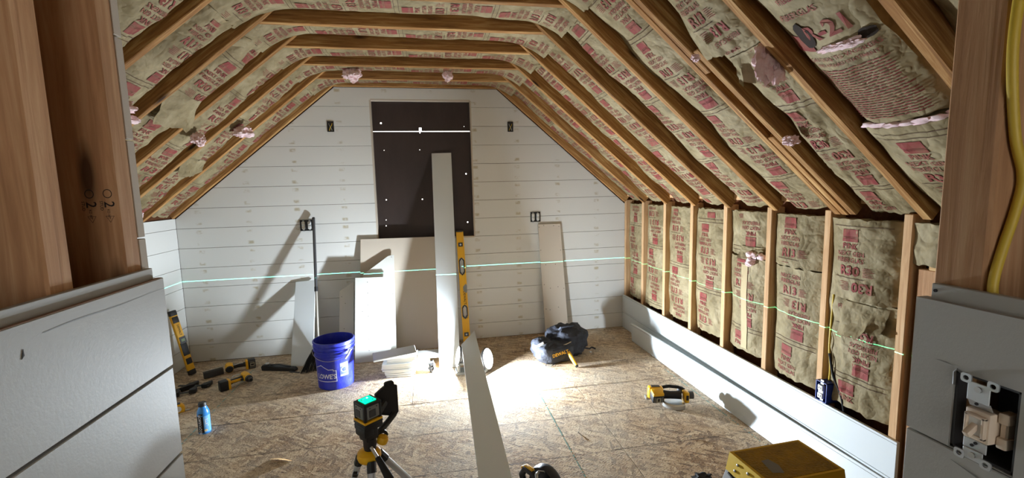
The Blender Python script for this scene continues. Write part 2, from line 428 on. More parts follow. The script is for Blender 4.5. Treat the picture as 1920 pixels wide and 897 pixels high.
hl = [(-.405, 1.873, .004, .003), (-.078, 1.875, .004, .003), (.353, 1.642, .006, .006), (-.411, 1.411, .005, .005), (-.075, 1.407, .005, .005), (-.422, 1.22, .004, .004), (-.425, 1.164, .004, .005), (.352, 1.17, .006, .006), (-.069, 2.035, .004, .006)]
pierced(WX1, WX2, WZ1 - .01, 2.043, hl, D + .066, D + .080, 'sheathing_panel', m_, window_1)
kn = MB().cyl((.353, D + .0655, 1.642), (.353, D + .0668, 1.642), .022, n=20); 
# ---- left knee wall
lw = MB().box((XL - .05, 1.45, .66), (.07, 5.9, 1.5)); wall_left = struct('wall_left', 'left knee wall clad with white shiplap boards', lw, M['deck'])
LW = frame((XL, 0, 0), (0, 1, 0), (0, 0, 1), (1, 0, 0))
for z0, z1 in rows[:7] + [(rows[7][0], ZK)]:
    MB().prism([(-1.4, z0 + GAP), (D - .001, z0 + GAP), (D - .001, z1 - GAP), (-1.4, z1 - GAP)], -.015, rng.uniform(-.001, 0), LW, .0009).build('shiplap_board', M['shiplap'], wall_left)
# ---- right knee wall: open studs, batts, two rows of boards
rw = MB().box((2.09, 1.45, .66), (.06, 5.9, 1.5)); wall_right = struct('wall_right', 'right knee wall of open studs above two rows of white boards', rw, M['deck'])
STUD_Y = [4.31, 3.93, 3.53, 3.127, 2.730, 2.330, 1.935, 1.550]      # far side of each stud
def lumber(name, p0, p1, w_, d_, side, m_, parent, bev=.003):
    """board from p0 to p1 (centre line of its visible edge): w_ across (along `side`), d_ deep; local X along the grain"""
    p0, p1, side = Vector(p0), Vector(p1), Vector(side).normalized(); x = (p1 - p0); L = x.length; x.normalize(); side = (side - x * side.dot(x)).normalized(); z = x.cross(side)
    o = MB().box((0, 0, 0), (L, w_, d_), bev=bev).build(name, m_, parent)
    c = (p0 + p1) / 2 + z * (d_ / 2)
    o.matrix_local = frame(c, x, side, z); return o
for y in STUD_Y:
    lumber('wall_stud', (XS, y - TW / 2, .038), (XS, y - TW / 2, 1.345), TW, .089, (0, -1, 0), M['stud'], wall_right)
lumber('bottom_plate', (XS, -1.2, .019), (XS, 4.31, .019), .038, .089, (0, 0, 1), M['stud'], wall_right)
lumber('top_plate', (XS + .01, -1.2, 1.40), (XS + .01, 4.31, 1.40), .038, .089, (0, 0, 1), M['stud'], wall_right)
lumber('blocking', (XS + .012, 1.45, 1.14), (XS + .012, .9, 1.14), .038, .07, (0, 0, -1), M['woodblk'], wall_right)
lumber('wall_stud', (XS + .02, 1.44, .0), (XS + .02, 1.44, 1.12), .11, .06, (0, -1, 0), M['fir'], wall_right)
for y in (.72, .31, -.1): lumber('wall_stud', (XS, y, .038), (XS, y, 1.345), TW, .089, (0, -1, 0), M['stud'], wall_right)
RWm = frame((XS, 0, 0), (0, -1, 0), (0, 0, 1), (-1, 0, 0))
for z0, z1 in ((.004, .177), (.179, .354)):
    MB().prism([(-D + .002, z0), (-1.495, z0), (-1.495, z1), (-D + .002, z1)], .0005, .016, RWm, .0012).build('shiplap_board', M['white2'], wall_right)
    MB().prism([(-D + .002, z1 - .0125), (-1.495, z1 - .0125), (-1.495, z1 - .011), (-D + .002, z1 - .011)], .0155, .0162, RWm).build('groove_line', M['dark'], wall_right)
# ---- roof: sheathing, rafters, collar ties
nL = Vector((-(ZC - ZK), 0, XC1 - XL)).normalized(); nR = Vector((ZC - ZK, 0, XR - XC2)).normalized()   # outward
dL = Vector((XC1 - XL, 0, ZC - ZK)).normalized(); dR = Vector((XC2 - XR, 0, ZC - ZK)).normalized()      # up the slope
PL, PR = Vector((XL, 0, ZK)), Vector((XR, 0, ZK))
dk = MB(); lenL, lenR = math.hypot(XC1 - XL, ZC - ZK), math.hypot(XC2 - XR, ZC - ZK)
for P0, d_, n_, L_ in ((PL, dL, nL, lenL), (PR, dR, nR, lenR)):
    c = P0 + d_ * (L_ / 2 + .05) + n_ * .215 + Vector((0, 1.45, 0))
    dk.box((0, 0, 0), (L_ + .65, 5.9, .04), frame(c, d_, n_.cross(d_), n_))
dk.box(((XC1 + XC2) / 2, 1.45, ZC + .22), (2.0, 5.9, .04))
ceiling = struct('ceiling', 'open gambrel roof framing packed with kraft-faced insulation', dk, M['deck'])
all_r = [4.268] + RAFT_Y + [RAFT_Y[-1] - .4035 * k for k in (1, 2, 3)]
for i, y in enumerate(all_r):
    for P0, d_, n_, L_, s0 in ((PL, dL, nL, lenL, .0), (PR, dR, nR, lenR, .04)):
        yy = y + (rng.uniform(-.004, .004) if i else 0)
        a = P0 + d_ * s0 + Vector((0, yy + TW / 2, 0)); b = P0 + d_ * (L_ + .055) + Vector((0, yy + TW / 2, 0))
        if n_ is nL: lumber('rafter', b, a, TW, .184, (0, -1, 0), M['rafter'], ceiling) if False else None
        x = d_; side = Vector((0, 1, 0)); z = x.cross(side)
        if z.dot(n_) < 0: side = -side; z = -z
        o = MB().box((0, 0, 0), ((b - a).length, TW, .184), bev=.003).build('rafter', M['rafter'], ceiling)
        o.matrix_local = frame((a + b) / 2 + n_ * .092, x, side, z)
    tz = 2.427 if i == 0 else 2.402
    ty = y + (0 if i == 0 else TW + TW / 2); ty = ty + TW / 2 if i == 0 else ty
    o = MB().box((0, 0, 0), (XC2 - XC1 + .13 + (.1 if i == 0 else 0), TW - .001, .14), bev=.003).build('collar_tie', M['rafter'], ceiling)
    o.matrix_local = TR((XC1 + XC2) / 2, ty, tz + .07)
# doubled lumber nailed beside the sixth rafter on the right
yk = RAFT_Y[5]
for s0, s1, yo, lift in ((1.02, 1.76, -.040, 0), (.04, .60, -.040, 0), (.04, 1.14, -.079, .004)):
    a = PR + dR * s0 + Vector((0, yk + yo + TW / 2, 0)); b = PR + dR * s1 + Vector((0, yk + yo + TW / 2, 0)); side = Vector((0, 1, 0)); z = dR.cross(side)
    if z.dot(nR) < 0: side = -side; z = -z
    o = MB().box((0, 0, 0), ((b - a).length, TW - .002, .14), bev=.003).build('sister_board', M['rafter'], ceiling); o.matrix_local = frame((a + b) / 2 + nR * (.07 + lift), dR, side, z)
# ---- entry passage, left side: studs above shiplap
wn = MB().box((-.63, -.25, .64), (.02, 2.2, 1.35)); wall_nl = struct('wall_entry_left', 'entry wall at left, bare studs above grey-white shiplap', wn, M['deck'])
NL = frame((-.50, 0, 0), (0, 1, 0), (0, 0, 1), (1, 0, 0))
TOPN = 1.343
for k in range(8):
    z1 = TOPN - PB * k; z0 = max(.004, z1 - PB + .0045)
    poly = [(-1.3, z0), (.930 - .002 * (k > 0), z0), (.930 - .002 * (k > 0), z1), (-1.3, z1)]
    MB().prism(poly, -.016, 0, NL, .0012).build('shiplap_board', M['entry'], wall_nl)
    MB().prism([(-1.3, z1 - .004), (.915, z1 - .004), (.915, z1 + (.021 if k == 0 else .003)), (-1.3, z1 + (.021 if k == 0 else .003))], -.0175, -.0085, NL, .0008).build('board_tongue', M['edge' if k else 'entry'], wall_nl)
MB().prism([(-1.3, TOPN - .0002), (.926, TOPN - .0002), (.926, TOPN + .0008), (-1.3, TOPN + .0008)], -.0084, -.0008, NL).build('cut_edge', M['edge'], wall_nl)
pc = MB()
for i in range(40):
    t_ = i / 39; y = .66 + .27 * t_; z = 1.322 + .001 * math.sin(9 * t_); pc.v += [(-.4996, y, z), (-.4996, y, z + .0011 + .0008 * math.sin(5 * t_))]
pc.f = [(2 * i, 2 * i + 2, 2 * i + 3, 2 * i + 1) for i in range(39)]; pc.build('pencil_line', M['grey'], wall_nl, 0)
for y0, z0, dy, dz in ((.585, 1.316, .012, .006), (.625, 1.300, .004, .012), (.51, 1.304, .02, .008), (.535, 1.302, .006, .005)):
    MB().prism([(y0, z0), (y0 + dy, z0 + dz * .3), (y0 + dy * .9, z0 + dz), (y0 + dy * .35, z0 + dz * .45)], .0001, .0006, NL).build('scuff_mark', M['ink'], wall_nl, 0)
for y0, y1, mm in ((.70, .745, 'fir'), (.86, .901, 'fir'), (.40, .44, 'fir'), (0., .04, 'fir')):
    lumber('wall_stud', (-.517, (y0 + y1) / 2, .0), (-.517, (y0 + y1) / 2, 2.62), y1 - y0, .105, (0, 1, 0), M[mm], wall_nl)
for k in range(15):          # sheathing of the room-side face, seen end on
    z0 = .02 + PB * k; MB().box(((XL - .517) / 2, .913, z0 + PB / 2), (-.517 - XL - .002, .020, PB - .003), bev=.001).build('shiplap_board', M['drykraft'], wall_nl)
for rr_, (dx, dz) in enumerate(((-.0, 0), (-.0265, 0))):   # grade stamps on the second stud
    F_ = frame((-.531 + dx, .8594, 1.487 + dz), (0, 0, -1), (1, 0, 0), (0, -1, 0))
    st_ = MB()
    for body, h_, ox, oy in (('2', .015, .004, -.006), ('STUD', .0045, .006, -.0125), ('KD HT', .0038, .020, -.003)):
        vs_, fs = text2d(body, h_, .01); st_.add([F_ @ Vector((x + ox, y + oy, 0)) for x, y in vs_], fs)
    n_ = 20; st_.add([F_ @ Vector((-.014 + r2 * math.cos(a), r2 * .9 * math.sin(a), 0)) for a in [2 * math.pi * i / n_ for i in range(n_)] for r2 in (.0062, .0075)], [(2 * i, 2 * i + 1, (2 * i + 3) % (2 * n_), (2 * i + 2) % (2 * n_)) for i in range(n_)])
    for r1, r2 in ((.0075, .0064),):
        st_.add([F_ @ Vector((.027 + rr2 * math.cos(a), rr2 * math.sin(a), 0)) for a in (0, 2.094, 4.189) for rr2 in (r1, r2)], [(0, 1, 3, 2), (2, 3, 5, 4), (4, 5, 1, 0)])
    st_.build('grade_stamp', M['ink'], wall_nl, 0)
# ---- entry passage, right side
wn = MB().box((.73, -.42, .64), (.02, 1.7, 1.35)); wall_nr = struct('wall_entry_right', 'entry wall at right, bare stud above grey-white shiplap', wn, M['deck'])
NR = frame((.60, 0, 0), (0, -1, 0), (0, 0, 1), (-1, 0, 0))
SWY0, SWY1, SWZ0, SWZ1 = .343, .404, 1.173, 1.268
for k in range(8):
    z1 = TOPN + .002 - PB * k; z0 = max(.004, z1 - PB + .0025)
    if k == 0:
        bm = bmesh.new()
        o = pierced(-.452, 1.3, z0, z1, [(-(SWY0 + SWY1) / 2, (SWZ0 + SWZ1) / 2, (SWY1 - SWY0) / 2, (SWZ1 - SWZ0) / 2)], 0, .016, 'shiplap_board', M['entry'], wall_nr)
        o.matrix_local = frame((.60, 0, 0), (0, -1, 0), (1, 0, 0), (0, 0, 1)); bm.free()
    else: MB().prism([(-.452, z0), (1.3, z0), (1.3, z1), (-.452, z1)], -.016, 0, NR, .0012).build('shiplap_board', M['entry'], wall_nr)
    MB().prism([(-.442, z1 - .004), (1.3, z1 - .004), (1.3, z1 + (.019 if k == 0 else .002)), (-.442, z1 + (.019 if k == 0 else .002))], -.0175, -.0085, NR, .0008).build('board_tongue', M['edge' if k else 'entry'], wall_nr)
for y0, y1 in ((.395, .4475), (-.02, .02)):
    lumber('wall_stud', (.617, (y0 + y1) / 2, 0), (.617, (y0 + y1) / 2, 2.5), y1 - y0, .100, (0, -1, 0), M['fir'], wall_nr)
MB().cyl((.6085, .437, 1.3555), (.607, .437, 1.3555), .002, n=10).build('nail_head', M['ink'], wall_nr)
for y0, z0, l_, sl in ((.425, 1.2735, .020, .0), (.40, 1.158, .045, -.01)):
    MB().prism([(-y0, z0), (-y0 + l_, z0 + sl - .001), (-y0 + l_ * .6, z0 + sl * .5 + .0006)], .0001, .0004, NR).build('scuff_mark', M['grey'], wall_nr, 0)
# ---- unseen rear of the passage, white for bounce, window added for fill light
fwm = MB()
for x0, x1, z0, z1 in ((-2.55, -.35, -.1, 2.8), (.50, 2.35, -.1, 2.8), (-.35, .50, -.1, .90), (-.35, .50, 2.0, 2.8)): fwm.box(((x0 + x1) / 2, -1.46, (z0 + z1) / 2), (x1 - x0, .05, z1 - z0))
wf2 = MB()
for x in (-.35, .075, .50): wf2.box((x, -1.46, 1.45), (.04, .07, 1.14))
for z in (.90, 1.45, 2.0): wf2.box((.075, -1.46, z), (.89, .07, .04))
struct('window_fill', 'unseen window added behind the entry passage for fill light', wf2, M['white'])
wall_front = struct('wall_front', 'white stairwell wall behind the entry passage', fwm, M['white'])
# ================================================================== INSULATION BATTS
poly0 = [PL, Vector((XC1, 0, ZC)), Vector((XC2, 0, ZC)), PR]
prof = []
for a, b in zip(poly0[:-1], poly0[1:]):
    n_ = max(2, int((b - a).length / .01))
    prof += [a.lerp(b, i / n_) for i in range(n_)]
prof.append(poly0[-1])
def smooth_prof(P, hw):
    out = []
    for i in range(len(P)):
        h = min(hw, i, len(P) - 1 - i); out.append(sum((P[j] for j in range(i - h, i + h + 1)), Vector()) / (2 * h + 1))
    return out
prof = smooth_prof(prof, 16)
slen = [0.0]
for a, b in zip(prof[:-1], prof[1:]): slen.append(slen[-1] + (b - a).length)
STOT = slen[-1]
_sl = np.array(slen); _pp = np.array([tuple(p) for p in prof])
def prof_at(s):
    x = float(np.interp(s, _sl, _pp[:, 0])); z = float(np.interp(s, _sl, _pp[:, 2]))
    e = .02; dx = float(np.interp(s + e, _sl, _pp[:, 0]) - np.interp(s - e, _sl, _pp[:, 0])); dz = float(np.interp(s + e, _sl, _pp[:, 2]) - np.interp(s - e, _sl, _pp[:, 2]))
    l = math.hypot(dx, dz) or 1; return x, z, dz / l, -dx / l          # point, inward normal
def wall_at(s):                     # right knee wall: s runs downwards from the eave
    return XS, 1.33 - s, -1.0, 0.0
def make_surface(at, s0, s1, y0, y1, seed, rec_e, rec_m, wav, wrinkle=.006, sag=None):
    off = Vector((seed * 3.17, seed * 1.31, seed * .77)); lean = (noise.noise(off) * .25)
    def S(s, y, lift=0.0):
        t = min(1, max(0, (y - y0) / (y1 - y0))); e = max(0.0, 1 - abs(2 * t - 1 - lean * .4) ** 2.6)
        ed = rec_e + wav * 1.7 * noise.noise(off + Vector((s * 3.1, (0 if t < .5 else 9), 0)))
        md = rec_m + wav * .7 * noise.noise(off + Vector((s * 2.2, t * 1.5, 4)))
        rec = ed + (md - ed) * e
        rd = 1 - abs(noise.noise(off + Vector((s * 9 + 2 * t, t * 3.5, 1)))) * 2
        rd2 = 1 - abs(noise.noise(off + Vector((s * 5 - 5 * t, t * 6, 7)))) * 2
        rec -= wrinkle * (rd * .6 + rd2 * .6) 
        if sag: rec -= sag(s, t)
        x, z, nx, nz = at(s); k = -max(rec, -.06) + lift
        return (x + nx * k, y, z + nz * k)
    return S
PRINT_BLOCK = {}
def print_block(rv):
    if rv in PRINT_BLOCK: return PRINT_BLOCK[rv]
    red, rule = [], []
    def half(flip):
        def tr(pts, ox, oy): return [((-(x + ox), -(y + oy - .25) + .25) if flip else (x + ox, y + oy)) for x, y in pts]
        ox = -.035
        # maker's square mark: red field with pale streaks left open
        for (b0, b1) in ((.425, .4405), (.4425, .447), (.449, .4835)):
            v_, f_ = rect2d(-.042, .042, b0, b1, 4, 1); red.append((tr(v_, ox, 0), f_))
        for body, h_, by, bo in (('PINK', .026, .391, .02), ('NEXT GEN', .021, .358, .012), ('FIBERGLAS', .021, .327, .012), (rv, .044, .266, .03)):
            v_, f_ = text2d(body, h_, bo); red.append((tr(v_, ox, by), f_))
        for k in range(6):
            v_, f_ = rect2d(.068, .118 - .007 * (k % 3), .268 + .0075 * k, .2705 + .0075 * k, 3, 1); red.append((tr(v_, ox, 0), f_))
    half(False); half(True)
    for b_ in (.006, .252, .498):
        v_, f_ = rect2d(-.150 if b_ != .252 else -.12, .150 if b_ != .252 else .04, b_ - .0011, b_ + .0011, 24, 1); rule.append((v_, f_))
    v_, f_ = rect2d(.149, .1508, .006, .498, 1, 36); rule.append((v_, f_))
    PRINT_BLOCK[rv] = (red, rule); return PRINT_BLOCK[rv]
def batt(label, at, s0, s1, y0, y1, seed, rv='R13', rec_e=.085, rec_m=.04, wav=.02, wrinkle=.006, group=None, phase=None, sag=None, printing=True, name='insulation_batt'):
    S = make_surface(at, s0, s1, y0, y1, seed, rec_e, rec_m, wav, wrinkle, sag)
    ns, ny = max(8, int((s1 - s0) / .014)), 26
    g = MB(); 
    for i in range(ns + 1):
        for j in range(ny + 1):
            s = s0 + (s1 - s0) * i / ns
            if i in (0, ns): s += .012 * noise.noise(Vector((j * .35, seed, i)))
            g.v.append(S(s, y0 + (y1 - y0) * j / ny))
    W = ny + 1
    for i in range(ns):
        for j in range(ny): g.f.append((i * W + j, i * W + j + 1, (i + 1) * W + j + 1, (i + 1) * W + j))
    # sides and ends turn back into the bay, so the batt has its thickness
    ring = [j for j in range(W)] + [i * W + ny for i in range(1, ns + 1)] + [ns * W + j for j in range(ny - 1, -1, -1)] + [i * W for i in range(ns - 1, 0, -1)]
    o0 = len(g.v)
    for q in ring:
        i = q // W; x, z, nx, nz = at(s0 + (s1 - s0) * i / ns); p = g.v[q]; g.v.append((p[0] - nx * .06, p[1], p[2] - nz * .06))
    for k in range(len(ring)):
        k2 = (k + 1) % len(ring); g.f.append((ring[k], ring[k2], o0 + k2, o0 + k))
    o = g.build(name, M['kraft'], None, 60); tag(o, label, 'insulation', group)
    if printing:
        red, rule = print_block(rv); yc = (y0 + y1) / 2; L = s1 - s0; sgn = 1
        ph = (phase if phase is not None else (seed * .173) % .515)
        mr, mk = MB(), MB(); b0 = -ph
        while b0 < L + .5:
            for src, dst in ((red, mr), (rule, mk)):
                for v_, f_ in src:
                    pts = [(yc - a * (y1 - y0) / .365, s1 - (b0 + b)) for a, b in v_]
                    if min(p[1] for p in pts) < s0 + .012 or max(p[1] for p in pts) > s1 - .012: continue
                    dst.add([S(p[1], p[0], .0028) for p in pts], f_)
            b0 += .515
        for nm, mb, mm in (('printed_lettering', mr, 'print'), ('printed_rule', mk, 'rule')):
            if mb.v:
                me = bpy.data.meshes.new(nm); me.from_pydata(mb.v, [], mb.f); me.materials.append(M[mm]); me.update(); link(nm, me, o)['kind'] = 'stuff'
    o['_'] = 0; del o['_']
    return o, S
def tuft(parent, c, r, seed, n=4):
    bm = bmesh.new(); bmesh.ops.create_icosphere(bm, subdivisions=n, radius=1)
    for v in bm.verts:
        d = v.co.normalized(); k = 1 + .45 * noise.noise(d * 1.7 + Vector((seed, 0, 0))) + .3 * noise.noise(d * 4 + Vector((0, seed, 0))) + .22 * noise.noise(d * 9 + Vector((0, 0, seed))) + .14 * noise.noise(d * 21 + Vector((seed, seed, 0)))
        v.co = Vector((d.x * r[0] * k, d.y * r[1] * k, d.z * r[2] * k)) + Vector(c)
    return MB().bm(bm).build('fibreglass_tuft', M['fluff'], parent, 60)
bay_edges = [4.268] + RAFT_Y                # bay i lies between edges[i+1]+TW and edges[i]
ordn = ['first', 'second', 'third', 'fourth', 'fifth', 'sixth', 'seventh', 'eighth', 'ninth']
SA, SB = 1.62, STOT - 1.60
BATTS = {}
for i in range(9):
    y0, y1 = bay_edges[i + 1] + TW + .001, bay_edges[i] - .001
    rv = {0: 'R13', 1: 'R-21', 2: 'R13', 3: 'R30', 4: 'R13'}.get(i, 'R13')
    BATTS['L', i] = batt(f'brown kraft-faced batt, left roof slope, {ordn[i]} bay from the gable wall', prof_at, .03, SA, y0, y1, 11 + i, rv, .085, .015, .034, .015, 'insulation batts on the left slope')
    BATTS['C', i] = batt(f'brown kraft-faced batt between collar ties, {ordn[i]} ceiling bay from the gable wall', prof_at, SA - .012, SB + .012, y0 + TW, y1, 31 + i, 'R13', .045, .008, .014, .006, 'insulation batts in the flat ceiling', phase=.1)
    if i not in (6, 7):
        BATTS['R', i] = batt(f'brown kraft-faced batt, right roof slope, {ordn[i]} bay from the gable wall', prof_at, SB, STOT - .03, y0, y1, 53 + i, 'R13' if i < 7 else 'R30', .095, .040, .026, .009, 'insulation batts on the right slope')
# seventh bay: upper batt lapped over a lower one, with a bag of slack paper
y0, y1 = bay_edges[7] + TW + .001, bay_edges[6] - .001
BATTS['R', '5a'] = batt('upper kraft-faced batt in seventh right-slope bay, lapped over the next', prof_at, SB, SB + .52, y0, y1 - .082, 71, 'R13', .06, .012, .02, .010, 'insulation batts on the right slope', sag=lambda s, t: .035 * max(0, (s - SB - .25) / .27) * t, phase=.12)
BATTS['R', '5b'] = batt('lower kraft-faced batt in seventh right-slope bay, pink fibreglass showing', prof_at, SB + .50, STOT - .03, y0, y1 - .082, 73, 'R30', .085, .03, .03, .013, 'insulation batts on the right slope', phase=.33)
# seventh bay: narrow batt with a big torn R-21 face and a lower one with an open pink top
y0, y1 = bay_edges[8] + TW + .045, bay_edges[7] - .012
o21, S21 = batt('torn kraft batt with large red printing and small text, eighth right-slope bay', prof_at, SB, STOT - .58, y0, y1, 75, 'R-21', .05, .012, .02, .008, 'insulation batts on the right slope', printing=False)
mr = MB(); yc = (y0 + y1) / 2
def put(v_, f_, oa, os_, S=S21): mr.add([S(os_ - y, yc - (x + oa), .003) for x, y in v_], f_)
base = STOT - .58
put(*text2d('R-21', .06, .03), .03, base - .40); put(*rect2d(-.045, .045, 0, .07, 5, 4), -.10, base - .36)
for sx_ in (-1, 1): put(*text2d('FIBERGLAS', .022, .01), .0 + .02 * sx_, base - .53 - .03 * sx_)
put(*text2d('5 1/2 in Fiberglas', .02, .012), .0, base - .60)
put(*text2d('CAUTION TO WORKERS', .016, .01), .0, base - .31); put(*text2d('FIRE HAZARD STATEMENT', .013, .01), .0, base - .285)
rr_ = random.Random(5)
for k in range(22):
    x_ = -.125
    while x_ < .10:
        l_ = rr_.uniform(.012, .03); put(*rect2d(x_, min(x_ + l_, .12), 0, .0042, 2, 1), .0, base - .262 + .0112 * k); x_ += l_ + .004
me = bpy.data.meshes.new('printed_lettering'); me.from_pydata(mr.v, [], mr.f); me.materials.append(M['print']); link('printed_lettering', me, o21)['kind'] = 'stuff'
fm = mat('torn_shadow_hole', (.03, .02, .015), .95)  # flat dark patches painted for the shade inside the tears
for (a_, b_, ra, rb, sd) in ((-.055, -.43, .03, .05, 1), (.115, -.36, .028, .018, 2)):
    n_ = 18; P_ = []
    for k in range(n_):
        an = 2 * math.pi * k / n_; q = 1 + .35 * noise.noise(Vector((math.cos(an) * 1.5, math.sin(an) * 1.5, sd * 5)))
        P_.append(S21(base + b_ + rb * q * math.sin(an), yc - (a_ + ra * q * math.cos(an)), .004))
    mb = MB(); mb.add(P_, [tuple(range(n_))]); mb.build('torn_hole_shade', fm, o21, 0)
def on_s(S, s, y, l=.01): return S(s, y, l)
tuft(o21, on_s(S21, base - .355, yc - .05, .004), (.02, .05, .012), 3); tuft(o21, on_s(S21, base - .36, yc + .0, .004), (.012, .04, .01), 9)
BATTS['R', '6b'] = batt('lower kraft batt with open pink top edge, eighth right-slope bay', prof_at, STOT - .565, STOT - .03, bay_edges[8] + TW + .001, y1, 77, 'R30', .05, .0, .02, .007, 'insulation batts on the right slope', phase=.02)
ob, Sb = BATTS['R', '6b']
for k in range(7): tuft(ob, on_s(Sb, STOT - .568, bay_edges[8] + .08 + .045 * k, -.012), (.016, .034, .010), 20 + k, 2)
pk = MB(); n_ = 40
for i in range(n_ + 1):
    for j in range(5):
        s = SB + (base - SB + .02) * i / n_; y = bay_edges[8] + TW + .001 + .055 * j / 4
        x, z, nx, nz = prof_at(s); k = -.075 + .03 * noise.noise(Vector((s * 9, y * 40, 3))) + .012 * noise.noise(Vector((s * 40, y * 90, 5))); pk.v.append((x + nx * k, y, z + nz * k))
pk.f = [(i * 5 + j, i * 5 + j + 1, (i + 1) * 5 + j + 1, (i + 1) * 5 + j) for i in range(n_) for j in range(4)]
pk.build('exposed_fibreglass', M['fluff'], o21, 60)
# tufts poking out here and there
def tuft_on(key, s, y, r, seed, lift=.0):
    ob, S = BATTS[key]; r = tuple(q * 1.25 for q in r); return tuft(ob, S(s, y, lift), r, seed)
tuft_on(('C', 1), 2.02, 3.72, (.045, .03, .045), 4, .03); tuft_on(('C', 1), 2.05, 3.68, (.03, .02, .02), 41, .045); tuft_on(('C', 1), 2.75, 3.70, (.028, .02, .036), 5, .03)
tuft_on(('L', 1), 1.08, 3.60, (.05, .03, .03), 6, .06); tuft_on(('L', 2), .93, 3.18, (.03, .03, .03), 7, .06); tuft_on(('L', 1), .12, 3.66, (.02, .02, .02), 8, .02)
tuft_on(('L', 5), .98, 2.02, (.05, .04, .03), 10, .05); tuft_on(('L', 4), 1.0, 2.36, (.05, .06, .022), 12, .05); tuft_on(('L', 4), .96, 2.43, (.04, .05, .016), 13, .07)
tuft_on(('R', '5b'), STOT - .98, 1.505, (.035, .018, .055), 14, .03); tuft_on(('R', '5b'), STOT - .92, 1.50, (.022, .016, .035), 15, .03); tuft_on(('R', '5b'), STOT - .58, 1.70, (.022, .022, .018), 16, .06); tuft_on(('R', '5a'), SB + .46, 1.70, (.012, .012, .012), 17, .06)
# ---- batts in the right knee wall (s runs down from the eave)
wl = 'brown kraft-faced batt in right knee wall, '
def wb(i, s0, s1, txt, seed, rv='R13', **kw):
    y0, y1 = STUD_Y[i + 1] + .001, STUD_Y[i] - TW - .001
    BATTS['W', i, seed] = batt(wl + txt, wall_at, s0, s1, y0, y1, seed, rv, kw.pop('rec_e', .050), kw.pop('rec_m', .012), kw.pop('wav', .012), kw.pop('wrinkle', .007), 'insulation batts in the right knee wall', **kw); return BATTS['W', i, seed]
wb(0, .02, .95, 'dark narrow bay beside the white gable wall', 91)
wb(1, .02, .95, 'second bay from the gable wall', 92)
wb(2, .02, .94, 'third bay from the gable wall', 93, phase=.06)
wb(3, .02, .93, 'fourth bay from the gable wall', 94, phase=.20)
a_, Sa = wb(4, .02, .30, 'short upper piece above the torn pink gap', 95)
b_, Sb_ = wb(4, .315, .93, 'torn at its top with a pale tape strip', 96, phase=.36)
for k in range(9):
    rr_ = random.Random(k); tuft(b_, Sb_(.30 + rr_.uniform(-.03, .05), 2.42 - .0 + rr_.uniform(-.06, .05), .012), (.016 + .012 * rr_.random(), .022, .018), 60 + k, 2)
tp = MB(); n_ = 40
for i in range(n_ + 1):
    s = .36 + .55 * i / n_
    for j in range(4): tp.v.append(Sb_(s, 2.535 - .014 * i / n_ - .018 * j + .004 * noise.noise(Vector((s * 6, 0, 0))), .004))
tp.f = [(i * 4 + j, i * 4 + j + 1, (i + 1) * 4 + j + 1, (i + 1) * 4 + j) for i in range(n_) for j in range(3)]
tp.build('tape_strip', mat('paper_tape', s2l(178, 158, 118), .7), b_, 60)
wb(5, .02, .31, 'upper piece, upside-down lettering, sixth bay', 97, phase=.21, rec_m=.0)
wb(5, .318, .95, 'lower piece left of the blue outlet box', 98, phase=.30)
wb(6, .02, .40, 'upper piece bulging above the blue outlet box', 99, 'R30', phase=.15, rec_e=.03, rec_m=-.025, wav=.02, wrinkle=.012)
wb(6, .40, .94, 'lower piece right of the blue outlet box', 100, 'R30', phase=.36, rec_e=.045, rec_m=.005, wav=.02, wrinkle=.016)
y0, y1 = .80, STUD_Y[7] - TW - .12
batt(wl + 'last scrap beside the entry stud', wall_at, .02, .19, 1.2, STUD_Y[7] - TW - .001, 101, 'R13', .02, .0, .015, .012, 'insulation batts in the right knee wall', printing=False)
# ---- torn paper flaps hanging off some batts
def flap(key, sa, sb, ya, yb, reach, skew=0.0, seed=0):
    ob, S = BATTS[key]; n_, m = 14, 12; f = MB()
    for th in (0, .0012):
        for i in range(n_ + 1):
            u = i / n_
            for j in range(m + 1):
                v = j / m; rag = .03 * noise.noise(Vector((v * 6, seed, 2))) * u
                s = sa + (sb - sa) * u + rag + skew * (v - .5) * u; y = ya + (yb - ya) * v
                f.v.append(S(s, y, .004 + th + reach * u ** 1.6 * (1 + .35 * math.sin(4.2 * v + seed)) + .006 * noise.noise(Vector((u * 5, v * 5, seed)))))
    W = m + 1; K = (n_ + 1) * W
    for i in range(n_):
        for j in range(m):
            q = (i * W + j, i * W + j + 1, (i + 1) * W + j + 1, (i + 1) * W + j); f.f.append(q); f.f.append(tuple(k + K for k in q[::-1]))
    return f.build('paper_flap', M['kraft'], ob, 60)
flap(('L', 3), 1.16, .97, 2.72, 3.02, .075, .05, 3); flap(('L', 4), .92, .78, 2.30, 2.60, .05, -.04, 5); flap(('L', 1), .70, .58, 3.52, 3.80, .05, .04, 8)
flap(('W', 6, 100), .415, .56, 1.585, 1.80, .045, .08, 6); flap(('W', 4, 95), .24, .31, 2.37, 2.55, .03, .03, 9); flap(('R', '5b'), SB + .56, SB + .68, 1.50, 1.66, .04, -.05, 11)
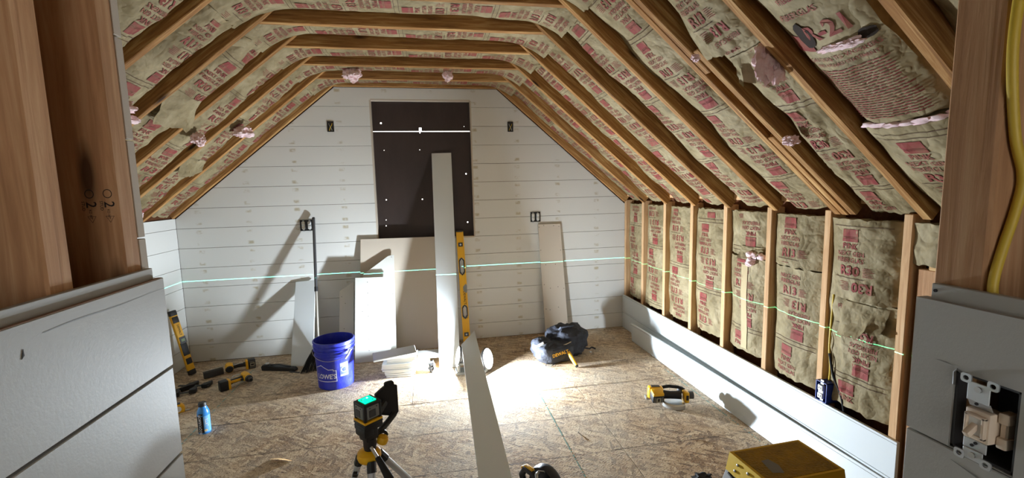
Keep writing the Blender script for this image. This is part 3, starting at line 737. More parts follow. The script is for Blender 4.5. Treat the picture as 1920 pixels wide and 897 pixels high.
# ================================================================== THE TWIN WORK LIGHT
M['lens'] = mat('glowing_lens', (1, 1, 1), .4); M['lens'].node_tree.nodes['Principled BSDF'].inputs['Emission Color'].default_value = (.95, .98, 1, 1); M['lens'].node_tree.nodes['Principled BSDF'].inputs['Emission Strength'].default_value = 14
def make_work_light():
    t = thing('work_light', 'twin-head work light glowing on the floor beneath the diagonal plank', 'work light', (.285, 3.53, 0))
    b = MB()
    b.box((-.02, 0, .012), (.25, .11, .024), bev=.006, seg=2)
    for sx in (-.118, .105): b.box((sx, 0, .045), (.02, .10, .075), bev=.005, seg=2)
    b.box((-.005, 0, .083), (.24, .07, .020), bev=.006, seg=2)
    b.build('base_frame', M['grey'], t)
    MB().box((-.1285, -.01, .05), (.004, .055, .03), bev=.001).build('inset_panel', M['dgrey'], t)
    MB().cyl((0, 0, .09), (0, 0, .172), .02, n=16).build('centre_post', M['dgrey'], t)
    for (c, n_, wd, nm) in (((-.122, .035, .125), (-.96, -.17, .20), LAMP_LEFT_W, 'left'), ((.122, -.05, .118), (.71, -.67, .22), LAMP_RIGHT_W, 'right')):
        n_ = Vector(n_).normalized(); x = Vector((0, 0, 1)).cross(n_).normalized(); y = n_.cross(x); F_ = frame(c, x, y, n_)
        h = MB(); prof_ = [(1.0, 0.0), (1.05, -.004), (1.05, -.016), (.92, -.030), (.5, -.036)]
        k = 36; v_ = []
        for r_, z in prof_:
            for i in range(k):
                a = 2 * math.pi * i / k; v_.append(F_ @ Vector((.062 * r_ * math.cos(a), .084 * r_ * math.sin(a), z)))
        f_ = [(j * k + i, j * k + (i + 1) % k, (j + 1) * k + (i + 1) % k, (j + 1) * k + i) for j in range(len(prof_) - 1) for i in range(k)] + [tuple(range(4 * k, 5 * k))]
        h.add(v_, f_); hd = h.build('lamp_head', M['dgrey'], t)
        le = MB(); le.add([F_ @ Vector((.061 * math.cos(2 * math.pi * i / k), .083 * math.sin(2 * math.pi * i / k), -.003)) for i in range(k)], [tuple(range(k))]); le.build('lens', M['lens'], hd)
        MB().tube([F_ @ Vector((0, 0, -.03)), F_ @ Vector((0, -.05, -.045)), Vector((c[0] * .8, c[1] * .4, .075))], .008, 8).build('swivel_arm', M['steel'], t)
        ld = bpy.data.lights.new('work_lamp', 'AREA'); ld.shape = 'ELLIPSE'; ld.size = .06; ld.size_y = .085; ld.energy = wd; ld.color = (.79, .90, 1.0)
        lo = bpy.data.objects.new('lamp_glow', ld); COL.objects.link(lo); lo.parent = t
        lo.matrix_local = frame(F_ @ Vector((0, 0, .001)), x, -y, -n_)
    return t
make_work_light()
# plank with a mitred far end, lying over the light
def oriented_board(name, corners, th, m_, label, cat, group=None):
    """corners: 4+ points of the visible face (counter-clockwise seen from its front); th: thickness behind"""
    P = [Vector(c) for c in corners]; n_ = (P[1] - P[0]).cross(P[2] - P[0]).normalized(); x = (P[1] - P[0]).normalized(); y = n_.cross(x)
    c0 = sum(P, Vector()) / len(P); F_ = frame(c0, x, y, n_); Fi = F_.inverted()
    poly = [((Fi @ p).x, (Fi @ p).y) for p in P]
    o = MB().prism(poly, -th, 0, None, .001).build(name, m_); o.matrix_world = F_; return tag(o, label, cat, group)
oriented_board('shiplap_plank', [(.166, 1.55, .018), (.338, 1.53, .018), (.335, 3.86, .240), (.200, 3.60, .212)], .014, M['white2'], 'long mitred white plank running toward the camera over the work light', 'plank', 'loose white planks')
# ================================================================== BOARDS LEANING ON THE GABLE WALL
def lean(name, pts, ybase, slope, th, m_, label, cat, group=None):
    return oriented_board(name, [(x, ybase + slope * z, z) for x, z in pts], th, m_, label, cat, group)
def dots(o, pts, r=.0032):
    """screw dimples on the face of a leaning sheet; pts in the sheet's own plane (world x, z)"""
    inv = o.matrix_world.inverted()
    for p in pts:
        q = inv @ Vector(p); MB().cyl((q.x, q.y, -.002), (q.x, q.y, .0006), r, n=8).build('screw_hole', M['ink'], o)
oriented_board('shiplap_offcut', [(-1.253, 4.005, 0), (-1.066, 3.985, 0), (-1.07, 4.285, .697), (-1.243, 4.288, .693)], .014, M['white2'], 'knee-high white board leaning on the wall left of the broom', 'board', 'boards leaning on the gable wall')
lean('drywall_sheet', [(-.70, 0), (.10, 0), (.10, 1.05), (-.653, 1.056)], 4.165, .118, .0127, M['drykraft'], 'large beige sheet leaning under the dark window', 'drywall', 'boards leaning on the gable wall')
tri = lean('drywall_scrap', [(-.66, 0), (-.366, 0), (-.356, .904), (-.408, .897), (-.634, .741)], 4.05, .20, .0127, M['drywall'], 'white drywall scrap with a slanted top corner, behind the screw-dotted piece', 'drywall', 'boards leaning on the gable wall')
pan = lean('drywall_scrap', [(-.715, 0), (-.405, 0), (-.407, .717), (-.697, .724)], 3.955, .26, .0127, M['drywall'], 'white drywall scrap with a column of screw holes, beside the blue bucket', 'drywall', 'boards leaning on the gable wall')
dots(pan, [(-.592, 3.955 + .26 * z, z) for z in (.68, .585, .48, .385, .285, .19, .095)] + [(-.64, 3.955 + .26 * .43, .43)])
dots(tri, [(-.378, 4.05 + .2 * z, z) for z in (.885, .55)])
nar = lean('drywall_scrap', [(-.862, 0), (-.738, 0), (-.722, .677), (-.848, .600)], 4.05, .235, .0127, M['drywall'], 'narrow white drywall scrap with a slanted top, behind the blue bucket', 'drywall', 'boards leaning on the gable wall')
dots(nar, [(-.83, 4.05 + .235 * .55, .55), (-.80, 4.05 + .235 * .49, .49), (-.815, 4.05 + .235 * .27, .27)])
oriented_board('shiplap_plank', [(.013, 3.664, 0), (.186, 3.652, 0), (.216, 4.366, 1.842), (.030, 4.366, 1.844)], .015, M['white2'], 'tall white plank leaning into the dark window opening', 'plank', 'loose white planks')
dwr = oriented_board('drywall_scrap', [(1.092, 4.255, 0), (1.332, 4.255, 0), (1.270, 4.298, 1.127), (1.040, 4.298, 1.129)], .0127, M['drykraft'], 'narrow grey drywall strip standing against the wall behind the tool bag', 'drywall', 'boards leaning on the gable wall')
dots(dwr, [(x + .05 * (1.1 - z), 4.2995 - .038 * (1.13 - z), z) for x, z in ((1.05, 1.10), (1.10, 1.115), (1.20, 1.11), (1.255, 1.10), (1.05, .87), (1.255, .86), (1.09, .72), (1.19, .72), (1.06, .52), (1.12, .48), (1.20, .49), (1.26, .47), (1.06, .27), (1.10, .26), (1.19, .28), (1.265, .12))], .004)
# long plank standing on edge along the right wall
lp = MB(); n_ = 24; th = .015
for i in range(n_ + 1):
    t = i / n_; y = 3.885 - 2.55 * t; xb = 1.850 + .022 * t; xt = 1.832 + .108 * t ** .8; h = .176
    dx = xt - xb; zt = math.sqrt(max(h * h - dx * dx, .01)); nx, nz = -zt / h, dx / h
    lp.v += [(xb, y, .002), (xt, y, zt), (xt - nx * th, y, zt - nz * th), (xb - nx * th, y, .002 - nz * th * .2)]
lp.f = [(4 * i + a, 4 * i + (a + 1) % 4, 4 * i + 4 + (a + 1) % 4, 4 * i + 4 + a) for i in range(n_) for a in range(4)] + [(0, 1, 2, 3), (4 * n_ + 3, 4 * n_ + 2, 4 * n_ + 1, 4 * n_)]
lpo = lp.build('shiplap_plank', M['white2'], None, 30); tag(lpo, 'long white plank standing on edge along the right wall', 'plank', 'loose white planks')
gl = MB()
for i in range(n_ + 1):
    t = i / n_; y = 3.884 - 2.545 * t; xb = 1.850 + .022 * t; xt = 1.832 + .108 * t ** .8; h = .176; dx = xt - xb; zt = math.sqrt(max(h * h - dx * dx, .01)); nx, nz = -zt / h, dx / h
    for k in (.925, .935): gl.v.append((xb + dx * k + nx * .0006, y, zt * k + nz * .0006))
gl.f = [(2 * i, 2 * i + 1, 2 * i + 3, 2 * i + 2) for i in range(n_)]; gl.build('groove_line', M['dgrey'], lpo, 0)
# ================================================================== OFFCUT STACK
rr_ = random.Random(3); z = .001
spec = [(-.405, -.190, .0), (-.415, -.178, .01), (-.420, -.182, .02), (-.432, -.186, .0), (-.440, -.180, .015), (-.440, -.176, .01), (-.436, -.200, .0), (-.400, -.190, .02), (-.395, -.170, .01), (-.398, -.165, .0)]
words_ = ['bottom', 'second', 'third', 'fourth', 'fifth', 'sixth', 'seventh', 'eighth', 'ninth', 'tenth']
for k, (x0, x1, dy) in enumerate(spec):
    th = .0145 if k < 6 else .0155
    c = ((x0 + x1) / 2, 3.63 + dy * .5, z + th / 2); a = rr_.uniform(-.05, .03) - .06
    o = MB().box((0, 0, 0), (x1 - x0, .15, th), bev=.0012).build('shiplap_offcut', M['white2']); o.matrix_world = TR(*c) @ RZ(a) @ RY(rr_.uniform(-.012, .012))
    tag(o, f'short white board offcut, {words_[k]} from the floor in the neat stack', 'board', 'offcuts stacked by the bucket'); z += th + .0015
o = MB().box((0, 0, 0), (.335, .140, .015), bev=.0012).build('shiplap_offcut', M['white']); o.matrix_world = TR(-.338, 3.585, z + .026) @ RZ(.16) @ RX(.10) @ RY(-.06); tag(o, 'larger grey-white offcut lying askew on top of the stack', 'board', 'offcuts stacked by the bucket')
o = MB().box((0, 0, 0), (.24, .16, .015), bev=.0012).build('shiplap_offcut', M['white']); o.matrix_world = TR(-.045, 3.74, .105) @ RZ(.03); tag(o, 'flat white offcut resting on the wood block beside the stack', 'board', 'offcuts stacked by the bucket')
o = MB().box((0, 0, .0485), (.12, .10, .096), bev=.002).build('wood_block', M['woodblk']); o.location = (-.125, 3.74, 0); tag(o, 'pale wood block under the flat offcut beside the stack', 'wood block')
cr = MB(); bm = bmesh.new(); bmesh.ops.create_icosphere(bm, subdivisions=3, radius=1)
for v in bm.verts:
    d = v.co.normalized(); k = 1 + .5 * noise.noise(d * 2.3) + .35 * noise.noise(d * 6); v.co = Vector((d.x * .026 * k, d.y * .03 * k, max(-.046, d.z * .046 * k)))
cr.bm(bm); o = cr.build('black_scrap', M['black'], None, 20); o.location = (-.048, 3.60, .047); tag(o, 'small crumpled black scrap standing right of the offcut stack', 'scrap')
# ================================================================== SPIRIT LEVEL
def level_at(name, label, P0, P1, W_, T_, front, style):
    P0, P1 = Vector(P0), Vector(P1); y = (P1 - P0); L = y.length; y.normalize(); zf = Vector(front); zf = (zf - y * zf.dot(y)).normalized(); x = y.cross(zf)
    t = thing(name, label, 'level'); t.matrix_world = frame(P0, x, y, zf)
    cy = lambda q: q * L
    if style == 'long':
        gaps = [(.618, .762), (.228, .342)]; b = MB(); rail = W_ * .19
        for s in (-1, 1): b.box((s * (W_ / 2 - rail / 2), L / 2, 0), (rail, L, T_), bev=.0015)
        edges = [0.0] + [g for q in gaps[::-1] for g in q] + [1.0]
        for a, c in zip(edges[::2], edges[1::2]): b.box((0, cy((a + c) / 2), 0), (W_ - rail * 1.9, cy(c - a), T_ * .72), bev=.001)
        b.build('beam', M['yellow'], t)
        for a, c in gaps:
            g = MB(); pts = []
            w2 = W_ / 2 - rail * .55; y0_, y1_ = cy(a) - .004, cy(c) + .004
            outer = [(-w2, y0_ + .024), (0, y0_ - .006), (w2, y0_ + .024), (w2, y1_ - .024), (0, y1_ + .006), (-w2, y1_ - .024)]; inner = [(px * .62, y0_ + .012 + (py - y0_) * (y1_ - y0_ - .024) / (y1_ - y0_)) for px, py in outer]
            v_ = [(px, py, T_ / 2 + .001) for px, py in outer] + [(px, py, T_ / 2 + .001) for px, py in inner] + [(px, py, -T_ / 2) for px, py in outer] + [(px, py, -T_ / 2) for px, py in inner]
            f_ = []
            for i in range(6):
                j = (i + 1) % 6; f_ += [(i, j, 6 + j, 6 + i), (12 + i, 18 + i, 18 + j, 12 + j), (6 + i, 6 + j, 18 + j, 18 + i), (i, 12 + i, 12 + j, j)]
            g.add(v_, f_).build('hand_hold', M['black'], t)
        for q, mm in ((.885, 'black'), (.082, 'dgrey')):
            vb = MB().box((0, cy(q), T_ * .36), (W_ * .62, .038, T_ * .4), bev=.002).build('vial_block', M[mm], t)
            MB().cyl((0, cy(q), T_ * .52), (0, cy(q), T_ * .585), .009, n=18).build('vial', M['zinc'], vb)
        MB().prism([(W_ / 2, cy(.52)), (W_ / 2 - .010, cy(.535)), (-.002, cy(.51)), (-.002, cy(.475)), (W_ / 2 - .010, cy(.45)), (W_ / 2, cy(.465))], T_ * .3, T_ * .52).build('vial_block', M['grey'], t)
        for a in (1.0, 0.0): MB().box((0, cy(a) + (.006 if a else -.0), 0), (W_ + .002, .022, T_ + .003), bev=.006, seg=2).build('end_cap', M['black'], t)
        letter_part('lettering', 'DEWALT', .022, TR(-.004, cy(.41), T_ * .365) @ RZ(-math.pi / 2), M['ink'], t, .02)
    else:
        MB().box((0, L / 2, 0), (W_, L, T_), bev=.003).build('beam', M['yellow'], t)
        for a, c, w2 in ((.86, .965, .9), (.30, .52, .92), (.15, .25, .85)): MB().box((0, cy((a + c) / 2), T_ * .46), (W_ * w2, cy(c - a), T_ * .2), bev=.002, seg=2).build('grip_pad', M['black'], t)
        vb = MB().box((W_ * .1, cy(.56), T_ * .46), (W_ * .95, .06, T_ * .25), bev=.002).build('vial_block', M['dgrey'], t)
        MB().box((W_ * .1, cy(.56), T_ * .60), (W_ * .5, .022, .002)).build('vial', mat('green_vial', s2l(120, 140, 96), .3), vb)
        for a in (0, 1): MB().box((0, cy(a) + (.012 if a else .004), 0), (W_ * 1.04, .045, T_ * 1.15), bev=.006, seg=2).build('end_cap', M['black'], t)
        letter_part('lettering', 'DEWALT', .016, TR(-.004, cy(.735), T_ * .51) @ RZ(-math.pi / 2), M['ink'], t, .02)
    return t
level_at('spirit_level', 'long yellow spirit level leaning on the wall beside the tall plank', (.288, 4.19, .012), (.262, 4.28, 1.09), .068, .028, (0, -1, .1), 'long')
level_at('spirit_level', 'short yellow and black level leaning in the left wall corner', (-2.035, 4.03, .02), (-2.135, 4.04, .52), .055, .026, (.85, -.5, .2), 'short')
# ================================================================== OUTLETS AND BOXES
def duplex(t, cx, cz, F_):
    d = MB().box((cx, cz, .004), (.030, .068, .010), F_, bev=.004, seg=2).build('receptacle', M['zinc'], t)
    for s in (-1, 1):
        MB().box((cx, cz + s * .0195, .0105), (.026, .026, .006), F_, bev=.006, seg=2).build('outlet_face', M['wplastic'], d)
        for sx in (-1, 1): MB().box((cx + sx * .005, cz + s * .0195, .0137), (.0022, .009, .001), F_).build('slot', M['ink'], d)
    for s in (-1, 1): MB().box((cx, cz + s * .046, .002), (.016, .022, .002), F_, bev=.0008).build('mounting_ear', M['zinc'], d)
def double_outlet(x0, x1, z0, z1, label):
    F_ = frame(((x0 + x1) / 2, D - .001, (z0 + z1) / 2), (1, 0, 0), (0, 0, 1), (0, -1, 0)); W_, H_ = x1 - x0, z1 - z0
    t = thing('wall_outlet', label, 'outlet', group='uncovered outlets on the gable wall'); t.matrix_world = F_
    b = MB()
    for s in (-1, 1): b.box((s * (W_ / 2 - .003), 0, .002), (.006, H_, .006)); b.box((0, s * (H_ / 2 - .003), .002), (W_, .006, .006))
    b.box((0, 0, 0), (W_ - .004, H_ - .004, .002)); b.build('outlet_box', M['black'], t)
    for s in (-1, 1): duplex(t, s * W_ * .24, 0, None)
double_outlet(-1.172, -1.062, 1.152, 1.252, 'uncovered double outlet behind the top of the broom handle')
double_outlet(.969, 1.070, 1.154, 1.252, 'uncovered double outlet above the narrow grey drywall strip')
M['wireyel'] = mat('yellow_sheath', s2l(214, 178, 52), .5)
for x0, x1, z0, z1, lb in ((-.880, -.823, 2.035, 2.128, 'empty electrical box with wires high on the wall, left of window'), (.761, .816, 2.032, 2.127, 'empty electrical box with wires high on the wall, right of window')):
    t = thing('electrical_box', lb, 'electrical box', ((x0 + x1) / 2, D - .001, (z0 + z1) / 2), group='empty wire boxes high on the gable wall'); W_, H_ = x1 - x0, z1 - z0
    b = MB()
    for s in (-1, 1): b.box((s * (W_ / 2 - .002), -.0015, 0), (.004, .005, H_)); b.box((0, -.0015, s * (H_ / 2 - .002)), (W_, .005, .004))
    b.box((0, .0005, 0), (W_, .001, H_)); b.build('box_shell', M['black'], t)
    for k, s in enumerate((1, -1)):
        MB().tube([(-.012 * s, -.004, -.036), (-.004 * s, -.008, -.012), (.010 * s, -.006, .012), (.014 * s, -.003, .028)], .0026, 8).build('wire', M['wireyel'] if k == 0 else M['zinc'], t)
# blue outlet box on the knee wall stud
t = thing('outlet_box', 'blue outlet box with white receptacle nailed low on a stud', 'outlet', (XS - .020, 1.872, .415)); t.scale = (1.2, 1.12, 1.08); F_ = frame((0, 0, 0), (0, -1, 0), (0, 0, 1), (-1, 0, 0))
M['bluebox'] = mat('blue_box_plastic', s2l(30, 58, 150), .4)
b = MB(); 
for s in (-1, 1): b.box((s * .0275, 0, -.028), (.003, .096, .07), F_); b.box((0, s * .0465, -.028), (.058, .003, .07), F_)
b.box((0, 0, -.062), (.058, .096, .003), F_); b.build('box_shell', M['bluebox'], t); duplex(t, 0, 0, F_)
MB().box((-.036, .012, -.012), (.016, .05, .002), F_, bev=.0008).build('nailing_tab', M['wplastic'], t)
# ================================================================== LIGHT SWITCH (foreground, right)
t = thing('light_switch', 'bare toggle light switch hanging in its open wall box', 'light switch'); Fs = frame((.60, (SWY0 + SWY1) / 2, (SWZ0 + SWZ1) / 2), (0, -1, 0), (0, 0, 1), (-1, 0, 0)); t.matrix_world = Fs
b = MB(); W_, H_ = .0605, .0945
for s in (-1, 1): b.box((s * (W_ / 2 - .0016), 0, -.030), (.0028, H_, .055)); b.box((0, s * (H_ / 2 - .0016), -.030), (W_, .0028, .055))
b.box((0, 0, -.058), (W_, H_, .003)); b.build('wall_box', M['dgrey'], t)
def plate_hole(name, cx, cy_, w_, h_, r, z0, z1, m_, parent, n=24, ox=0, oy=0):
    """rounded ear with a round hole"""
    mb = MB(); v_ = []
    for z in (z0, z1):
        for i in range(n):
            a = 2 * math.pi * i / n; c_, s_ = math.cos(a), math.sin(a); q = (abs(c_) ** 4 + abs(s_) ** 4) ** -.25
            v_.append((cx + w_ / 2 * q * c_, cy_ + h_ / 2 * q * s_, z))
        for i in range(n):
            a = 2 * math.pi * i / n; v_.append((cx + ox + r * math.cos(a), cy_ + oy + r * math.sin(a), z))
    f_ = []
    for i in range(n):
        j = (i + 1) % n; f_ += [(2 * n + i, 2 * n + j, 3 * n + j, 3 * n + i), (i, n + i, n + j, j), (i, j, 2 * n + j, 2 * n + i), (n + i, 3 * n + i, 3 * n + j, n + j)]
    return mb.add(v_, f_).build(name, m_, parent)
yo = .0075; yk_ = MB(); yk_.box((-.001, .033, yo), (.021, .022, .0016), bev=.0006); yk_.box((-.001, .0185, yo - .004), (.022, .010, .0016), rot=(.5, 0, 0), bev=.0006)
yk = yk_.build('metal_yoke', M['zinc'], t); yk_ = MB()
yk_.box((-.001, -.029, yo - .002), (.022, .012, .0016), bev=.0006); yk_.box((-.001, -.0405, yo), (.019, .013, .0016), bev=.0006); yk_.build('metal_yoke', M['zinc'], t)
for sx, sy in ((-1, 1), (1, 1), (-1, -1), (1, -1)): plate_hole('mounting_ear', sx * .0125 - .001, sy * .0455 + .0005, .0105, .0105, .0028, yo - .0008, yo + .0010, M['zinc'], yk)
for yy in (.037, -.0405):
    MB().cyl((-.001, yy, yo), (-.001, yy, yo + .0022), .0034, n=14).build('screw', M['steel'], yk)
for yy, zz in ((.0215, .006), (-.0275, .007)):
    for s in (-1, 1): MB().cyl((-.001 + s * .0016, yy + s * .002, zz), (-.001 + s * .0016, yy + s * .002, zz + .0012), .0017, n=10).build('rivet', M['ink'], yk)
MB().box((-.0005, -.005, -.004), (.0235, .036, .022), bev=.002, seg=2).build('switch_body', M['almond'], t)
fr = MB()
for s in (-1, 1): fr.box((s * .0080, -.005, .0095), (.0036, .0265, .0050), bev=.0008); fr.box((0, -.005 + s * .0118, .0095), (.0196, .0034, .0050), bev=.0008)
fr.build('face_frame', M['almond'], t)
MB().box((0, -.0050, .0085), (.0130, .0205, .003), bev=.0005).build('toggle_well', M['wplastic'], t)
tg = MB(); tg.box((0, 0, .008), (.0062, .0074, .0165), bev=.0012, seg=2); tgo = tg.build('toggle', M['almond'], t); tgo.matrix_local = TR(-.0005, -.0045, .008) @ RX(.62)
sb = MB(); sb.box((.0165, .010, -.010), (.0095, .013, .016), bev=.002, seg=2); sb.box((.0165, -.0185, -.010), (.0095, .013, .016), bev=.002, seg=2); sb.box((.0155, -.005, -.012), (.007, .022, .012), bev=.0015); sb.build('terminal_body', M['almond'], t)
MB().tube([(-.022, .047, .001), (-.026, .050, .003), (-.029, .046, .002), (-.030, .03, 0)], .0014, 8).build('box_clip', M['grey'], t)
# ================================================================== CABLES
def cable(name, pts, r, m_, label):
    cu = []; P = [Vector(p) for p in pts]
    for i in range(len(P) - 1):
        p0, p1, p2, p3 = P[max(i - 1, 0)], P[i], P[i + 1], P[min(i + 2, len(P) - 1)]
        for k in range(8):
            t = k / 8; cu.append(.5 * ((2 * p1) + (-p0 + p2) * t + (2 * p0 - 5 * p1 + 4 * p2 - p3) * t * t + (-p0 + 3 * p1 - 3 * p2 + p3) * t ** 3))
    cu.append(P[-1]); o = MB().tube(cu, r, 12).build(name, m_); return tag(o, label, 'cable')
ye = mat('yellow_cable', s2l(206, 176, 60), .45)
cable('power_cable', [(.622, .387, 1.76), (.618, .389, 1.69), (.616, .389, 1.622), (.630, .389, 1.54), (.647, .389, 1.494), (.643, .389, 1.459), (.629, .389, 1.412), (.620, .3885, 1.375), (.6225, .3875, 1.34), (.624, .387, 1.28)], .0048, ye, 'yellow power cable curving down beside the near right stud')
cable('power_cable', [(XS + .006, 1.862, 1.0), (XS + .004, 1.865, .85), (XS + .002, 1.868, .66), (XS + .008, 1.862, .55), (XS + .02, 1.875, .465)], .0045, ye, 'yellow power cable running down the stud to the blue outlet box')
cable('power_cable', [(XS + .0, 1.862, .62), (XS - .006, 1.83, .52), (XS + .004, 1.80, .45), (XS + .0, 1.775, .40), (XS + .02, 1.77, .30)], .006, M['rubber'], 'black cable drooping beside the blue outlet box')
# ================================================================== BROOM
t = thing('broom', 'black broom standing against the wall behind the blue bucket', 'broom')
p0, p1 = Vector((-1.020, 4.015, .16)), Vector((-1.046, 4.285, 1.262)); pm = p0.lerp(p1, .44)
MB().cyl(p0.lerp(p1, -.02), pm, .011, n=14).build('lower_handle', mat('worn_steel_handle', s2l(150, 144, 134), .5, .3), t); hd = MB().cyl(pm, p1, .0125, n=14).build('upper_handle', M['dgrey'], t)
MB().cyl(pm - (p1 - p0).normalized() * .02, pm + (p1 - p0).normalized() * .02, .015, n=14).build('locking_collar', M['black'], t)
MB().cyl(p1, p1 + (p1 - p0).normalized() * .012, .014, .010, n=14).build('grip_cap', M['black'], hd)
hb = MB(); hb.prism([(-.045, .155), (.045, .155), (.070, .105), (-.070, .105)], -.016, .016, TR(-1.015, 3.985, 0) @ RZ(.2) @ RX(math.pi / 2 + .12), .004); hb.build('broom_head', M['black'], t)
br = MB(); rr_ = random.Random(9)
for k in range(240):
    u = rr_.uniform(-1, 1); v = rr_.uniform(-1, 1); a = TR(-1.015, 3.975, 0) @ RZ(.2)
    q0 = a @ Vector((u * .066, v * .013, .112)); q1 = a @ Vector((u * .118 - .02 + rr_.uniform(-.006, .006), -.10 + v * .05, .002 + rr_.uniform(0, .012))); br.cyl(q0, q1, .0022, .0013, n=4, cap=False)
bo = br.build('bristles', M['rubber'], t, 0); bo['kind'] = 'stuff'
# ================================================================== BLUE BUCKET
t = thing('bucket', 'open blue plastic bucket with white store lettering', 'bucket', (-.788, 3.555, 0), (0, 0, 0))
bl = mat('blue_bucket_plastic', s2l(34, 48, 176), .4); nt = NT(bl); n_ = nt.noise(nt.coord('Object', (1, 1, .6)), 9, 5, .7); nt.color(nt.mix(nt.ramp(n_, [(.50, (0, 0, 0)), (.75, (.45, .45, .45))]), s2l(34, 46, 178), s2l(112, 122, 198)))
BH = .368
def brad(z): return .1305 + (.1465 - .1305) * z / BH
pr = [(.05, .004), (.122, 0), (brad(0), .006), (brad(.24), .24), (brad(.255) + .004, .255), (brad(.262) + .004, .262), (brad(.265), .266), (brad(.29), .288), (brad(.30) + .008, .296), (brad(.31) + .008, .304), (brad(.31) + .001, .307), (brad(.325) + .001, .322), (brad(.33) + .007, .326), (brad(.335) + .007, .333), (brad(.34) + .001, .336), (brad(.355) + .001, .352), (brad(.36) + .006, .355), (brad(.366) + .006, .365), (brad(.366) + .003, BH), (brad(.366) - .003, BH), (brad(.34) - .004, .34), (brad(.1) - .004, .1), (brad(.02) - .006, .012), (.02, .010)]
MB().lathe(pr, 56).build('pail', bl, t)
def bwrap(az, z0, lift=.0008):
    def f(p):
        z = z0 + p.y; r = brad(z) + lift; a = az + p.x / r; return Vector((r * math.cos(a), r * math.sin(a), z))
    return f
azc = math.atan2(-3.555, .788) ; azL = azc - .55; azR = azc + .46        # toward the camera, logo turned left, sticker turned right
letter_part('lettering', "LOWE'S", .036, None, M['winklet'], t, .02, bwrap(azL, .095), sx=.85)
ol = MB(); wr = bwrap(azL, .095); path = [(-.10, -.022), (.078, -.022), (.078, .062), (.058, .062), (.058, .072), (.022, .072), (-.035, .105), (-.10, .078)]
def stroke(mb, pts, w_, wr, closed=True):
    n = len(pts)
    for i in range(n if closed else n - 1):
        a, b = Vector((*pts[i], 0)), Vector((*pts[(i + 1) % n], 0)); d = (b - a); L = d.length; d.normalize(); q = Vector((-d.y, d.x, 0)) * w_ / 2; k = max(1, int(L / .012))
        for j in range(k):
            u0, u1 = a + d * (L * j / k - (w_ / 2 if j == 0 else 0)), a + d * (L * (j + 1) / k + (w_ / 2 if j == k - 1 else 0)); mb.add([wr(u0 - q), wr(u1 - q), wr(u1 + q), wr(u0 + q)], [(0, 1, 2, 3)])
stroke(ol, path, .0045, wr); ol.build('logo_outline', M['winklet'], t, 0)
stk = MB(); v_, f_ = rect2d(-.034, .034, -.05, .06, 10, 6); wr = bwrap(azR, .15, .0006); stk.add([wr(Vector((x, y, 0))) for x, y in v_], f_); sto = stk.build('warning_sticker', mat('pale_blue_print', s2l(92, 108, 200), .6), t, 0)
wr = bwrap(azR, .15, .0011); pl = MB()
for (a, b, c, d) in ((-.03, .03, .030, .055), (-.03, .03, -.046, -.034)):
    v_, f_ = rect2d(a, b, c, d, 8, 1); pl.add([wr(Vector((x, y, 0))) for x, y in v_], f_)
n_ = 22; pl.add([wr(Vector((.026 * math.cos(2 * math.pi * i / n_), .004 + .021 * math.sin(2 * math.pi * i / n_), 0))) for i in range(n_)], [tuple(range(n_))]); pl.build('sticker_print', M['winklet'], sto, 0)
bk = MB(); wr2 = bwrap(azR, .15, .0016)
for k in range(5):
    a = 2 * math.pi * k / 5 + .3; cx, cy_ = .011 * math.cos(a), .004 + .009 * math.sin(a); bk.add([wr2(Vector((cx + .0042 * math.cos(2 * math.pi * i / 8), cy_ + .0036 * math.sin(2 * math.pi * i / 8), 0))) for i in range(8)], [tuple(range(8))])
bk.build('sticker_symbol', bl, sto, 0)
R0 = brad(.30) + .012
hp = []
for i in range(25):
    a = azc + .95 + 2.35 * (i / 24) * -1; sgn = math.sin(math.pi * i / 24); r = R0 + .004 + .010 * sgn; hp.append((r * math.cos(a), r * math.sin(a), .298 - .055 * sgn))
ba = MB().tube(hp, .002, 8).build('wire_bail', M['steel'], t)
gp = [Vector(p) for p in hp[2:6]]; MB().tube([gp[0] + Vector((.004, -.006, .016)), gp[2] + Vector((.006, -.012, -.002)), gp[3] + Vector((.0, -.014, -.016))], .0075, 10).build('bail_grip', M['wplastic'], ba)
